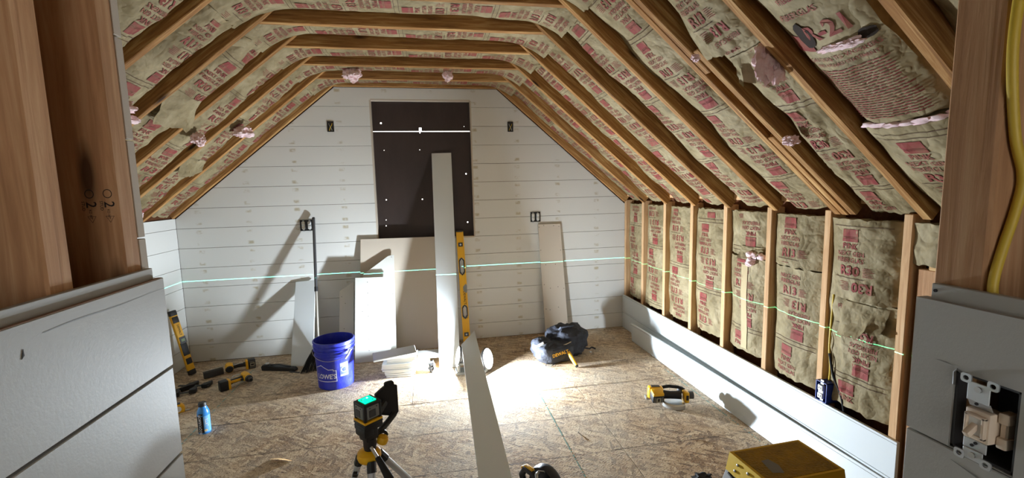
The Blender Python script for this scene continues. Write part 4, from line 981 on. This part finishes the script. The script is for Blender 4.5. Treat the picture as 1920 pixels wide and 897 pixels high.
# ================================================================== SPORTS DRINK BOTTLE
t = thing('drink_bottle', 'blue sports drink bottle with black label and cap on the floor', 'bottle', (-1.472, 2.99, 0))
bb = mat('blue_bottle', s2l(58, 138, 214), .25); lb2 = mat('light_blue_label', s2l(116, 178, 232), .4)
pr = [(.02, .003), (.031, 0), (.0345, .006), (.0345, .04), (.0335, .05), (.0345, .062), (.0345, .125), (.033, .142), (.026, .160), (.0205, .172), (.020, .178), (.010, .178)]
MB().lathe(pr, 36).build('bottle_body', bb, t); MB().lathe([(.005, .176), (.0225, .176), (.0225, .194), (.020, .198), (.004, .198)], 30).build('cap', M['black'], t)
az = math.atan2(-2.99, 1.472)
def pwrap(a0, z0, lift=.0006):
    def f(p):
        a = a0 + p.x / .0345; return Vector(((.0345 + lift) * math.cos(a), (.0345 + lift) * math.sin(a), z0 + p.y))
    return f
for a0, x0, x1, z0, z1, mm, nm in ((az, -.046, -.004, .012, .118, M['ink'], 'black_label'), (az, -.003, .040, .012, .118, lb2, 'blue_label')):
    wr = pwrap(a0, 0); v_, f_ = rect2d(x0, x1, z0, z1, 8, 2); lb = MB(); lb.add([wr(Vector((x, y, 0))) for x, y in v_], f_); lo = lb.build(nm, mm, t, 0)
    if nm == 'black_label':
        w3 = pwrap(a0, 0, .0011); vs_, fs = text2d('BODYARMOR', .016, .02); q = MB(); q.add([w3(Vector((-.016 - y, .066 + x * .92, 0))) for x, y in vs_], fs); q.build('lettering', M['winklet'], lo, 0)
        n_ = 18; q = MB(); q.add([w3(Vector((-.016 + .012 * math.cos(2 * math.pi * i / n_), .130 + .007 * math.sin(2 * math.pi * i / n_), 0))) for i in range(n_)], [tuple(range(n_))]); q.build('label_badge', M['ink'], lo, 0)
    else:
        w3 = pwrap(a0, 0, .0011); vs_, fs = text2d('LYTE', .016, .02); q = MB(); q.add([w3(Vector((.020 - y, .075 + x, 0))) for x, y in vs_], fs); q.build('lettering', M['winklet'], lo, 0)
        q = MB(); q.add([w3(Vector((.006 + .009 * math.cos(2 * math.pi * i / 14), .026 + .007 * math.sin(2 * math.pi * i / 14), 0))) for i in range(14)], [tuple(range(14))]); q.build('fruit_print', mat('peach_print', s2l(236, 206, 150), .6), lo, 0)
# ================================================================== LASER LEVEL ON TRIPOD
LX, LY, LZ = -.262, 1.640, .742
t = thing('laser_level', 'black laser level glowing green on its bracket atop the tripod', 'laser level', (LX, LY, 0), (0, 0, R(40)))
S_ = .072; z0, z1 = .664, .728; cb = MB()
for sx in (-1, 1):
    for sy in (-1, 1): cb.box((sx * (S_ / 2 - .006), sy * (S_ / 2 - .006), (z0 + z1) / 2), (.012, .012, z1 - z0), bev=.003, seg=2)
cb.box((0, 0, z1 - .004), (S_, S_, .010), bev=.003, seg=2); cb.box((0, 0, (z0 + z1) / 2), (S_ - .014, S_ - .014, z1 - z0 - .004)); cb.build('housing', M['black'], t)
for rz in (0, math.pi / 2, math.pi, -math.pi / 2):
    Q = RZ(rz); w_ = MB(); w_.box((0, -S_ / 2 + .003, (z0 + z1) / 2), (S_ - .022, .008, z1 - z0 - .016), Q, bev=.003, seg=2); wo = w_.build('window_panel', M['grey'], t)
    MB().box((-.004, -S_ / 2 - .0015, (z0 + z1) / 2 - .004), (S_ - .044, .004, z1 - z0 - .036), Q, bev=.002).build('window_glass', M['dgrey'], wo)
    for s in (-1, 1): MB().cyl(Q @ Vector((s * .014, -S_ / 2 - .0012, z1 - .014)), Q @ Vector((s * .014, -S_ / 2 - .0028, z1 - .014)), .002, n=8).build('screw', M['ink'], wo)
MB().box((0, 0, z0 - .004), (S_ + .004, S_ + .004, .009), bev=.002).build('base_band', M['yellow'], t)
MB().box((0, 0, z0 - .013), (S_ + .004, S_ + .004, .010), bev=.003, seg=2).build('base_plate', M['black'], t)
gm = mat('green_glow', s2l(0, 220, 150), .2); pb = gm.node_tree.nodes['Principled BSDF']; pb.inputs['Emission Color'].default_value = (0, 1, .45, 1); pb.inputs['Emission Strength'].default_value = 1.3
gm2 = mat('green_beam_lens', s2l(120, 255, 200), .2); pb = gm2.node_tree.nodes['Principled BSDF']; pb.inputs['Emission Color'].default_value = (.15, 1, .6, 1); pb.inputs['Emission Strength'].default_value = 9
fr = MB()
for s in (-1, 1): fr.box((s * .021, 0, z1 + .003), (.004, .046, .005), bev=.001); fr.box((0, s * .021, z1 + .003), (.046, .004, .005), bev=.001)
fr.build('lens_frame', gm, t); MB().lathe([(.018, z1 + .0005), (.018, z1 + .004), (.006, z1 + .0095), (.003, z1 + .010)], 24).build('beam_prism', gm, t)
MB().ball((0, 0, z1 + .0095), .0035, u=12, v=8).build('beam_lens', gm2, t)
# bracket the laser stands on
bk = MB(); bk.box((0, 0, z0 - .028), (.078, .070, .022), bev=.004, seg=2); bk.box((-.020, -.004, z0 - .044), (.040, .062, .030), bev=.004, seg=2); bk.box((0, .004, z0 - .060), (.052, .052, .052), bev=.006, seg=2); bk.build('bracket_head', M['black'], t)
W2L = (TR(LX, LY, 0) @ RZ(R(40))).inverted(); PLF = W2L @ TR(-.207, 1.765, 0) @ RZ(R(24)) @ RX(math.pi / 2)
pt = MB(); pt.prism([(-.046, .618), (.030, .588), (.044, .604), (.044, .716), (.034, .716), (.034, .722), (-.010, .722), (-.046, .700)], -.008, .008, PLF, .002); pt.build('bracket_plate', M['black'], t)
plate_hole('hanging_tab', 0, 0, .038, .030, .0035, -.006, .006, M['black'], t).matrix_local = PLF @ TR(.012, .7235, 0)
MB().tube([W2L @ Vector(q) for q in ((-.180, 1.765, .604), (-.205, 1.735, .585), (-.235, 1.690, .572), (-.255, 1.66, .575))], .012, 8).build('bracket_arm', M['black'], t)
plate_hole('bracket_loop', 0, 0, .040, .032, .010, -.006, .006, M['black'], t).matrix_local = W2L @ TR(-.222, 1.685, .562) @ RZ(R(24)) @ RX(math.pi / 2) @ RZ(.5)
MB().tube([W2L @ Vector(q) for q in ((-.262, 1.64, .62), (-.235, 1.70, .645), (-.215, 1.75, .66))], .014, 8).build('bracket_neck', M['black'], t)
MB().lathe([(.004, z0 - .135), (.020, z0 - .135), (.024, z0 - .11), (.024, z0 - .08), (.01, z0 - .08)], 20).build('mount_neck', M['black'], t)
# the fan of green light it throws: a point lamp that only shines in its own level plane
ld = bpy.data.lights.new('laser_fan', 'POINT'); ld.shadow_soft_size = 0; ld.energy = LASER_W; ld.color = (.16, 1, .72); ld.use_nodes = True
nt_ = ld.node_tree; em = nt_.nodes['Emission']; tc = nt_.nodes.new('ShaderNodeTexCoord'); sp = nt_.nodes.new('ShaderNodeSeparateXYZ'); ab = nt_.nodes.new('ShaderNodeMath'); ab.operation = 'ABSOLUTE'
mr_ = nt_.nodes.new('ShaderNodeMapRange'); mr_.inputs[1].default_value = .0005; mr_.inputs[2].default_value = .0013; mr_.inputs[3].default_value = 900.0; mr_.inputs[4].default_value = 0.0
nt_.links.new(tc.outputs['Normal'], sp.inputs[0]); nt_.links.new(sp.outputs[2], ab.inputs[0]); nt_.links.new(ab.outputs[0], mr_.inputs[0]); nt_.links.new(mr_.outputs[0], em.inputs['Strength'])
lo = bpy.data.objects.new('laser_fan', ld); COL.objects.link(lo); lo.parent = t; lo.location = (0, 0, LZ + .002)
# tripod
t = thing('tripod', 'silver-legged tripod with yellow hub holding the laser level', 'tripod', (LX - .005, LY, 0))
hub = MB(); hub.lathe([(.010, .490), (.030, .492), (.040, .500), (.044, .512), (.042, .528), (.030, .538), (.012, .540)], 24); hub.build('hub', M['yellow'], t)
kn = MB().lathe([(.004, 0), (.020, .002), (.022, .018), (.018, .026), (.004, .028)], 18); kno = kn.build('tilt_knob', M['yellow'], t); kno.matrix_local = TR(.044, .02, .545) @ RY(.35)
MB().cyl((0, 0, .40), (0, 0, .495), .012, n=14).build('centre_column', M['zinc'], t)
MB().tube([(.012, -.02, .555), (.035, -.045, .530), (.050, -.062, .510)], [.006, .006, .007], 10).build('pan_handle', M['steel'], t)
MB().tube([(.036, -.046, .529), (.055, -.068, .505), (.082, -.100, .470)], [.010, .012, .0155], 12).build('handle_grip', M['rubber'], t)
alu = mat('aluminium_leg', s2l(186, 188, 190), .4, .25)
for hx, hy, fx, fy in ((-.036, .012, -.19, .10), (.012, -.038, .045, -.31), (.038, .022, .35, .17)):
    a, b = Vector((hx, hy, .500)), Vector((fx, fy, .012)); d = (b - a).normalized(); m1 = a.lerp(b, .045); m2 = a.lerp(b, .45)
    lg = MB().cyl(m1, m2, .0125, n=12).build('leg', alu, t); MB().cyl(m2, b, .0095, n=12).build('lower_tube', alu, lg)
    MB().cyl(a - d * .008, m1 + d * .004, .0165, n=8).build('leg_joint', M['black'], lg); MB().cyl(m2 - d * .02, m2 + d * .02, .0165, n=8).build('leg_clamp', M['black'], lg)
    MB().ball(b, (.014, .014, .012)).build('rubber_foot', M['rubber'], lg); mb_ = a.lerp(b, .36); MB().cyl(mb_, Vector((0, 0, .405)), .0028, n=8).build('brace', alu, lg)
MB().box((-.052, -.012, .452), (.018, .016, .018), rot=(.3, .3, .2), bev=.003).build('flip_lock', M['black'], t)
# ================================================================== CORDLESS TOOLS
def battery(t, F_, yel=True):
    b = MB().box((0, 0, 0), (.078, .066, .058), F_, bev=.007, seg=2).build('battery', M['black'], t)
    MB().box((0, 0, .034), (.074, .064, .022), F_, bev=.006, seg=2).build('battery_shoe', M['yellow'], b)
    MB().box((0, -.0335, -.004), (.034, .002, .036), F_, bev=.0006).build('battery_label', mat('battery_label_grey', s2l(150, 146, 128), .6), b)
    for s in (-1, 1): MB().box((s * .026, -.0335, -.004), (.006, .002, .044), F_, bev=.0006).build('battery_rib', M['grey'], b)
    MB().box((0, -.0348, -.004), (.012, .001, .022), F_).build('battery_mark', M['ink'], b)
    return b
def drill(name, label, loc, rz, variant=0):
    """pistol-grip tool lying on its side: battery at local -X, barrel at +X"""
    t = thing(name, label, 'power tool', loc, (0, 0, rz), 'cordless tools in the left corner')
    F_ = TR(-.115, 0, .037) @ RZ(-math.pi / 2) @ RX(math.pi / 2) @ RZ(math.pi / 2)
    battery(t, TR(-.115, -.01, .036) @ RY(math.pi / 2) @ RZ(math.pi))
    g = MB(); pts = [(-.085, -.005, .040), (-.05, 0, .044), (-.01, .002, .046), (.03, .004, .046)]; g.tube(pts, [.022, .019, .018, .022], 12); g.build('grip', M['black'], t)
    MB().box((-.03, -.019, .048), (.075, .008, .020), bev=.003, seg=2).build('grip_stripe', M['yellow'], t)
    MB().box((.012, -.022, .046), (.026, .012, .016), bev=.003, seg=2).build('trigger', M['dgrey'], t)
    b = MB(); b.cyl((.050, .060, .046), (.050, -.045, .046), .031, .029, 18); b.box((.046, .01, .050), (.050, .075, .052), bev=.008, seg=2); b.build('motor_housing', M['yellow'], t)
    MB().cyl((.050, .060, .046), (.050, .074, .046), .029, .024, 18).build('rear_cap', M['black'], t)
    n = MB(); n.cyl((.050, -.045, .046), (.050, -.062, .046), .028, .025, 18); n.build('gear_collar', M['dgrey'], t)
    if variant == 0: MB().cyl((.050, -.062, .046), (.050, -.098, .046), .021, .013, 16).build('chuck', M['black'], t)
    else:
        MB().cyl((.050, -.062, .046), (.050, -.090, .046), .013, .010, 14).build('chuck', M['steel'], t)
    MB().tube([(-.05, .02, .066), (-.03, .035, .072), (.0, .038, .070), (.02, .03, .066)], .004, 8).build('belt_clip', M['steel'], t)
    return t
drill('cordless_drill', 'yellow and black cordless drill lying nearest the floor shadow edge', (-1.545, 3.715, 0), R(38), 0)
drill('impact_driver', 'yellow and black cordless tool lying against the wall behind the drill', (-1.69, 4.02, 0), R(205), 1)
t = thing('tool_strip', 'dark grey strip-shaped tool lying left of the two cordless tools', 'tool', (-1.83, 3.94, 0), (0, 0, R(38)))
MB().box((0, 0, .028), (.14, .030, .052), bev=.004, seg=2).build('strip_body', M['dgrey'], t); MB().box((0, .004, .060), (.15, .008, .010), bev=.002).build('strip_rail', M['steel'], t)
t = thing('bar_tool', 'black bar-shaped hand tool lying left of the leaning white board', 'tool', (-1.325, 3.95, 0), (0, 0, R(-17)))
MB().prism([(-.150, 0), (.150, .0), (.155, .012), (.135, .030), (-.05, .036), (-.11, .048), (-.145, .046), (-.155, .030)], -.024, .024, RX(math.pi / 2), .003).build('tool_body', M['black'], t)
MB().ball((-.11, 0, .054), (.020, .016, .010)).build('knob', M['steel'], t); MB().tube([(-.08, 0, .046), (0, 0, .050), (.10, 0, .036)], .007, 8).build('top_rail', M['dgrey'], t)
MB().box((.16, -.04, .004), (.10, .012, .007), rot=(0, 0, -.1), bev=.002).build('loose_blade', M['dgrey'], t)
def clamp(loc, rz, label):
    t = thing('trigger_clamp', label, 'clamp', loc, (0, 0, rz), 'black clamps in the left corner')
    MB().box((0, 0, .018), (.24, .020, .008), bev=.0015).build('bar', M['dgrey'], t)
    MB().prism([(.07, -.018), (.115, -.018), (.120, .02), (.112, .062), (.098, .066), (.090, .030), (.07, .02)], .004, .034, None, .004).build('fixed_jaw', M['black'], t)
    MB().prism([(-.05, -.075), (-.03, -.080), (-.012, -.03), (.012, -.022), (.012, .022), (.002, .060), (-.012, .062), (-.02, .022), (-.045, .018)], .002, .036, None, .004).build('sliding_jaw', M['black'], t)
    MB().tube([(-.02, -.02, .02), (-.055, -.05, .02), (-.075, -.09, .02)], .008, 8).build('trigger', M['black'], t); return t
clamp((-1.885, 3.735, 0), R(-12), 'black clamp lying on the floor before the short yellow level')
clamp((-1.93, 3.60, 0), R(18), 'black clamp half hidden behind the left entry wall edge')
t = thing('tape_measure', 'yellow and white tape measure peeking past the left entry wall', 'tape measure', (-1.785, 3.315, 0), (0, 0, R(25)))
MB().prism([(-.035, 0), (.035, 0), (.040, .02), (.034, .05), (.015, .062), (-.02, .060), (-.037, .04)], -.02, .02, RX(math.pi / 2), .005).build('case', M['yellow'], t); MB().cyl((0, -.0205, .03), (0, -.0235, .03), .020, n=20).build('case_badge', M['wplastic'], t); MB().box((.045, 0, .004), (.04, .018, .006), bev=.002).build('tape_hook', M['steel'], t); MB().box((0, 0, .062), (.03, .03, .010), bev=.003).build('lock_button', M['dgrey'], t)
# cordless saw lying on its side near the right wall
t = thing('cordless_saw', 'yellow and black cordless saw lying beside the right-hand plank', 'power tool', (1.555, 2.665, 0), (0, 0, R(-14)))
F_ = TR(-.098, -.020, .062) @ RX(R(14)); battery(t, F_ @ RZ(.12)); 
MB().box((-.098, .028, .070), (.100, .055, .086), rot=(.05, 0, 0), bev=.014, seg=3).build('rear_housing', M['yellow'], t); MB().box((-.098, .03, .113), (.06, .03, .006), bev=.002).build('housing_inset', M['dgrey'], t)
MB().tube([(-.06, .02, .060), (0, .015, .058), (.07, .01, .060)], [.030, .026, .028], 14).build('motor_barrel', M['black'], t)
MB().tube([(-.05, .045, .098), (0, .050, .104), (.06, .045, .100), (.10, .035, .085)], .011, 10).build('top_handle', M['rubber'], t)
MB().box((.098, -.005, .058), (.034, .060, .076), bev=.010, seg=2).build('gear_case', M['yellow'], t); MB().box((.100, -.0365, .060), (.016, .004, .034), bev=.001).build('case_slot', M['black'], t)
MB().cyl((.118, .01, .06), (.150, .01, .06), .026, n=16).build('end_knob', M['dgrey'], t)
MB().ball((.085, .065, .07), (.026, .02, .026)).build('dust_port', M['dgrey'], t)
MB().box((-.15, .035, .03), (.03, .05, .02), bev=.004).build('shoe_edge', M['steel'], t)
ga = MB(); n_ = 18
for i in range(n_ + 1):
    a = R(188) + R(120) * i / n_
    for r_, z in ((.085, .004), (.085, .030), (.072, .034), (.072, .004)): ga.v.append((.02 + r_ * math.cos(a), -.012 + r_ * math.sin(a), z))
ga.f = [(4 * i + k, 4 * i + (k + 1) % 4, 4 * i + 4 + (k + 1) % 4, 4 * i + 4 + k) for i in range(n_) for k in range(4)] + [(0, 1, 2, 3), (4 * n_ + 3, 4 * n_ + 2, 4 * n_ + 1, 4 * n_)]
ga.build('blade_guard', M['steel'], t); MB().cyl((.02, -.012, .014), (.02, -.012, .017), .066, n=30).build('saw_blade', M['steel'], t)
# circular saw at the bottom edge
t = thing('circular_saw', 'circular saw with dark rounded blade guard at the bottom edge', 'power tool', (.478, 1.90, 0), (0, 0, R(-62)))
gg = MB(); n_ = 30
for i in range(n_ + 1):
    a = R(-5) + R(190) * i / n_
    for r_, y in ((.105, -.004), (.100, -.020), (.105, .020), (.100, .030), (.030, .030), (.030, -.020)): gg.v.append((r_ * math.cos(a), y, .085 + r_ * math.sin(a)))
seq = [0, 1, 5, 4, 3, 2]
gg.f = [(6 * i + seq[k], 6 * i + seq[(k + 1) % 6], 6 * i + 6 + seq[(k + 1) % 6], 6 * i + 6 + seq[k]) for i in range(n_) for k in range(6)] + [tuple(seq), tuple(6 * n_ + q for q in seq[::-1])]
gm_ = mat('dark_guard_metal', s2l(58, 60, 70), .3, .5); gg.build('blade_guard', gm_, t)
MB().cyl((0, .004, .085), (0, .007, .085), .092, n=40).build('saw_blade', M['steel'], t)
MB().box((.0, -.02, .003), (.27, .15, .004), bev=.001).build('base_plate', M['steel'], t)
MB().cyl((0, -.02, .09), (0, -.115, .09), .042, .038, 20).build('motor', M['black'], t); MB().cyl((0, -.085, .09), (0, -.120, .09), .0425, .040, 20).build('motor_cap', M['yellow'], t)
MB().tube([(.02, -.055, .13), (-.03, -.055, .165), (-.09, -.05, .16), (-.125, -.045, .11), (-.11, -.045, .07)], .016, 12).build('handle', M['black'], t)
MB().tube([(-.03, -.055, .182), (-.08, -.052, .178), (-.115, -.048, .150)], .009, 8).build('handle_inlay', M['yellow'], t)
MB().tube([(.02, -.028, .185), (.035, -.045, .205), (.022, -.068, .212), (.03, -.085, .200)], .0028, 8).build('hook', M['steel'], t)
MB().tube([(-.02, -.03, .165), (.0, -.06, .180), (.03, -.085, .160)], .008, 8).build('lever', M['zinc'], t)
# dark scrap at the bottom edge
sc_ = MB(); bm = bmesh.new(); bmesh.ops.create_icosphere(bm, subdivisions=3, radius=1)
for v in bm.verts:
    d = v.co.normalized(); k = 1 + .4 * noise.noise(d * 2 + Vector((4, 0, 0))) + .3 * noise.noise(d * 6); v.co = Vector((d.x * .05 * k, d.y * .03 * k, max(-.016, d.z * .02 * k)))
sc_.bm(bm); o = sc_.build('dark_scrap', M['rubber'], None, 40); o.location = (1.285, 1.895, .018); tag(o, 'small dark crumpled scrap on the floor beside the yellow step stool', 'scrap')
# ================================================================== TOOL BAG
def blob(c, r, e1, e2, seed, amp=.05, u=40, v=24, flat=True):
    mb = MB(); sg = lambda x, e: math.copysign(abs(x) ** e, x)
    for j in range(v + 1):
        ph = -math.pi / 2 + math.pi * j / v
        for i in range(u):
            th_ = 2 * math.pi * i / u; p = Vector((sg(math.cos(ph), e1) * sg(math.cos(th_), e2), sg(math.cos(ph), e1) * sg(math.sin(th_), e2), sg(math.sin(ph), e1)))
            k = 1 + amp * noise.noise(p * 2 + Vector((seed, 0, 0))) + amp * .7 * noise.noise(p * 5 + Vector((0, seed, 0))); q = Vector((p.x * r[0] * k, p.y * r[1] * k, p.z * r[2] * k)) + Vector(c)
            mb.v.append((q.x, q.y, max(q.z, .001) if flat else q.z))
    for j in range(v):
        for i in range(u): mb.f.append((j * u + i, j * u + (i + 1) % u, (j + 1) * u + (i + 1) % u, (j + 1) * u + i))
    return mb
fab = mat('black_nylon', s2l(34, 36, 44), .75); nt2 = NT(fab); n_ = nt2.noise(nt2.coord('Object'), 14, 4, .6); nt2.color(nt2.ramp(n_, [(.3, s2l(24, 25, 32)), (.7, s2l(54, 58, 70))])); nt2.bump(n_, .6, .02)
t = thing('tool_bag', 'slumped black fabric tool bag with yellow lettering on the floor', 'bag', (1.09, 3.68, 0), (0, 0, R(8)))
blob((.07, .06, .12), (.185, .15, .135), .65, .8, 3, .16).build('bag_body', fab, t)
fp = blob((-.11, -.06, .085), (.165, .115, .088), .55, .6, 8, .10).build('front_pocket', fab, t)
blob((-.20, -.01, .12), (.09, .08, .075), .7, .8, 12, .12).build('side_pocket', fab, t)
cv = [(-.215, -.135, .125), (-.16, -.152, .140), (-.09, -.150, .152), (-.02, -.140, .160), (.03, -.12, .166)]; MB().tube(cv, .004, 8).build('zipper', mat('tan_zipper', s2l(176, 160, 132), .6), fp)
letter_part('lettering', 'DEWALT', .026, TR(-.095, -.1835, .088) @ RZ(R(2)) @ RY(R(-10)) @ RX(R(82)), M['yellow'], fp, .02)
MB().box((0, 0, 0), (.06, .002, .026), bev=.0005).build('lettering_patch', M['black'], fp).matrix_local = TR(-.09, -.178, .062) @ RY(R(-10)) @ RX(R(-6))
tg_ = MB().box((0, 0, 0), (.055, .004, .075), bev=.006, seg=2).build('tag_pocket', M['wplastic'], t); tg_.matrix_local = TR(-.225, -.098, .145) @ RY(R(-24)) @ RX(R(-22)); MB().box((0, -.0028, .006), (.036, .001, .030)).build('tag_print', M['grey'], tg_)
MB().tube([(-.02, .02, .235), (-.01, .0, .262), (.05, -.01, .272), (.11, .0, .262), (.13, .02, .235)], .010, 8).build('carry_handle', fab, t)
MB().tube([(.20, -.04, .06), (.245, -.05, .05), (.275, -.035, .055), (.30, -.06, .045)], .008, 8).build('strap', fab, t); MB().box((.235, -.085, .035), (.02, .016, .012), bev=.003).build('strap_buckle', M['zinc'], t)
MB().tube([(-.19, -.13, .03), (-.23, -.17, .012), (-.19, -.19, .010), (-.15, -.175, .012)], .003, 8).build('draw_cord', fab, t)
t = thing('hammer', 'yellow-handled hammer sticking out of the black tool bag', 'hammer', (1.13, 3.405, .018))
MB().tube([(0, 0, 0), (-.02, .06, .045), (-.035, .12, .082)], [.015, .0165, .015], 12).build('grip', mat('yellow_grip', s2l(222, 168, 46), .5), t); MB().tube([(.0, -.004, -.002), (.002, -.010, -.006)], [.0155, .012], 12).build('grip_end', M['black'], t)
MB().tube([(-.034, .118, .080), (-.05, .18, .115)], .010, 10).build('shaft', M['steel'], t); MB().tube([(-.10, .17, .125), (-.05, .185, .120), (.0, .195, .118)], [.006, .014, .016], 10).build('hammer_head', M['steel'], t)
# ================================================================== YELLOW STEP STOOL
ST = [Vector((1.046, 1.390, .50)), Vector((1.352, 1.403, .50)), Vector((1.372, 1.214, .50)), Vector((1.066, 1.201, .50))]
t = thing('step_stool', 'yellow step stool with grippy tread at the bottom right', 'step stool', ((ST[0] + ST[2]) / 2) * 1)
cx_, cy0 = (ST[0] + ST[2]).x / 2, (ST[0] + ST[2]).y / 2; t.location = (cx_, cy0, 0); t.rotation_euler = (0, 0, R(2.4))
W_, H_ = .306, .190
yp = mat('yellow_moulded_plastic', s2l(226, 186, 20), .5); nt3 = NT(yp); n_ = nt3.noise(nt3.coord('Object'), 60, 3, .6); nt3.bump(n_, .15, .003)
td = mat('worn_yellow_tread', s2l(168, 132, 26), .75); nt4 = NT(td); v1 = nt4.n('ShaderNodeTexVoronoi', feature='F1', i_Vector=nt4.coord('Object', (120, 120, 120), (0, 0, .6)), i_Scale=1.0).outputs['Distance']; n5 = nt4.noise(nt4.coord('Object'), 12, 5, .7)
nt4.color(nt4.mix(nt4.ramp(n5, [(.35, (0, 0, 0)), (.7, (.8, .8, .8))]), s2l(182, 144, 24), s2l(122, 98, 44))); nt4.bump(v1, .8, .006)
top = MB(); top.prism([(-W_ / 2, -H_ / 2), (W_ / 2, -H_ / 2), (W_ / 2, H_ / 2), (-W_ / 2, H_ / 2)], .488, .4995); 
sk = MB(); n4 = [(-W_ / 2, -H_ / 2), (W_ / 2, -H_ / 2), (W_ / 2, H_ / 2), (-W_ / 2, H_ / 2)]
for i in range(4):
    a, b = n4[i], n4[(i + 1) % 4]; f = lambda p, k: (p[0] * (1 + k), p[1] * (1 + k * 1.4))
    A0, B0, A1, B1 = (*a, .4995), (*b, .4995), (*f(a, .055), .428), (*f(b, .055), .428); th = -.02
    sk.add([A0, B0, B1, A1, (a[0] * .97, a[1] * .95, .4985), (b[0] * .97, b[1] * .95, .4985), (f(b, .055)[0] * .97, f(b, .055)[1] * .95, .428), (f(a, .055)[0] * .97, f(a, .055)[1] * .95, .428)], [(0, 1, 2, 3), (4, 7, 6, 5), (3, 2, 6, 7), (0, 4, 5, 1)])
cap = MB(); cap.v = top.v + sk.v; cap.f = top.f + [tuple(i + len(top.v) for i in f) for f in sk.f]; capo = cap.build('top_cap', yp, t, 30)
MB().prism([(-W_ / 2 + .012, -H_ / 2 + .010), (W_ / 2 - .012, -H_ / 2 + .010), (W_ / 2 - .012, H_ / 2 - .010), (-W_ / 2 + .012, H_ / 2 - .010)], .499, .5012, None).build('tread', td, t)
MB().prism([(-.098, -.050), (-.060, -.060), (-.045, -.020), (-.055, .018), (-.085, .016), (-.092, -.015)], .5010, .5018).build('worn_sticker', M['grey'], t)
for y, z in ((.045, .478), (-.005, .478), (.055, .450), (.0, .450)): MB().ball((-W_ / 2 - .003 - (.5 - z) * .10, y, z), (.0035, .0055, .0055), u=12, v=8).build('rivet', M['zinc'], capo)
for sx, sy in ((-1, 1), (1, 1), (-1, -1), (1, -1)):
    a = Vector((sx * .140, sy * .070, .470)); b = Vector((sx * .185, sy * .20, .012)); ax = (b - a)
    lg = MB().box((0, 0, 0), (ax.length, .05, .022), bev=.003).build('leg', alu if sy > 0 else yp, t); lg.matrix_local = frame((a + b) / 2, ax.normalized(), ax.normalized().cross(Vector((sx, 0, 0))).normalized(), ax.normalized().cross(ax.normalized().cross(Vector((sx, 0, 0))).normalized()))
    MB().box((ax.length / 2 - .008, 0, 0), (.03, .056, .028), bev=.004).build('rubber_foot', M['rubber'], lg)
MB().box((0, -.185, .245), (.33, .09, .02), bev=.004).build('lower_step', yp, t); MB().tube([(-.158, .09, .42), (-.165, .0, .40), (-.168, -.08, .38)], .005, 8).build('spreader', M['black'], t)
# ================================================================== SMALL LITTER
t = MB(); n_ = 14
for i in range(n_ + 1):
    u = i / n_; h = .012 * math.sin(math.pi * u) + .002
    t.v += [(.068 * (u - .5) * 2, -.012 * math.sin(math.pi * u) - .002, h), (.068 * (u - .5) * 2, .012 * math.sin(math.pi * u) + .002, .001), (.068 * (u - .5) * 2, .010 * math.sin(math.pi * u), .0), (.068 * (u - .5) * 2, -.011 * math.sin(math.pi * u) - .001, h - .001)]
t.f = [(4 * i + k, 4 * i + (k + 1) % 4, 4 * i + 4 + (k + 1) % 4, 4 * i + 4 + k) for i in range(n_) for k in range(4)]
o = t.build('wood_shaving', M['woodblk'], None, 40); o.location = (-.894, 2.557, .001); o.rotation_euler = (0, 0, R(-20)); tag(o, 'curled pale wood shaving on the floor left of the tripod', 'wood shaving')
def screw(loc, rz, label):
    t = thing('loose_screw', label, 'screw', loc, (0, 0, rz), 'screws dropped on the floor')
    MB().lathe([(.0005, 0), (.0018, .004), (.002, .042), (.004, .046), (.0005, .046)], 10, TR(0, 0, .004) @ RY(R(86))).build('shank', M['steel'], t); MB().cyl((.046, 0, .0048), (.048, 0, .005), .0048, n=10).build('screw_head', M['steel'], t)
screw((.833, 2.41, 0), R(100), 'loose screw on the floor by the teal chalk line'); screw((1.414, 2.279, 0), R(-12), 'loose screw on the floor before the right-hand plank')
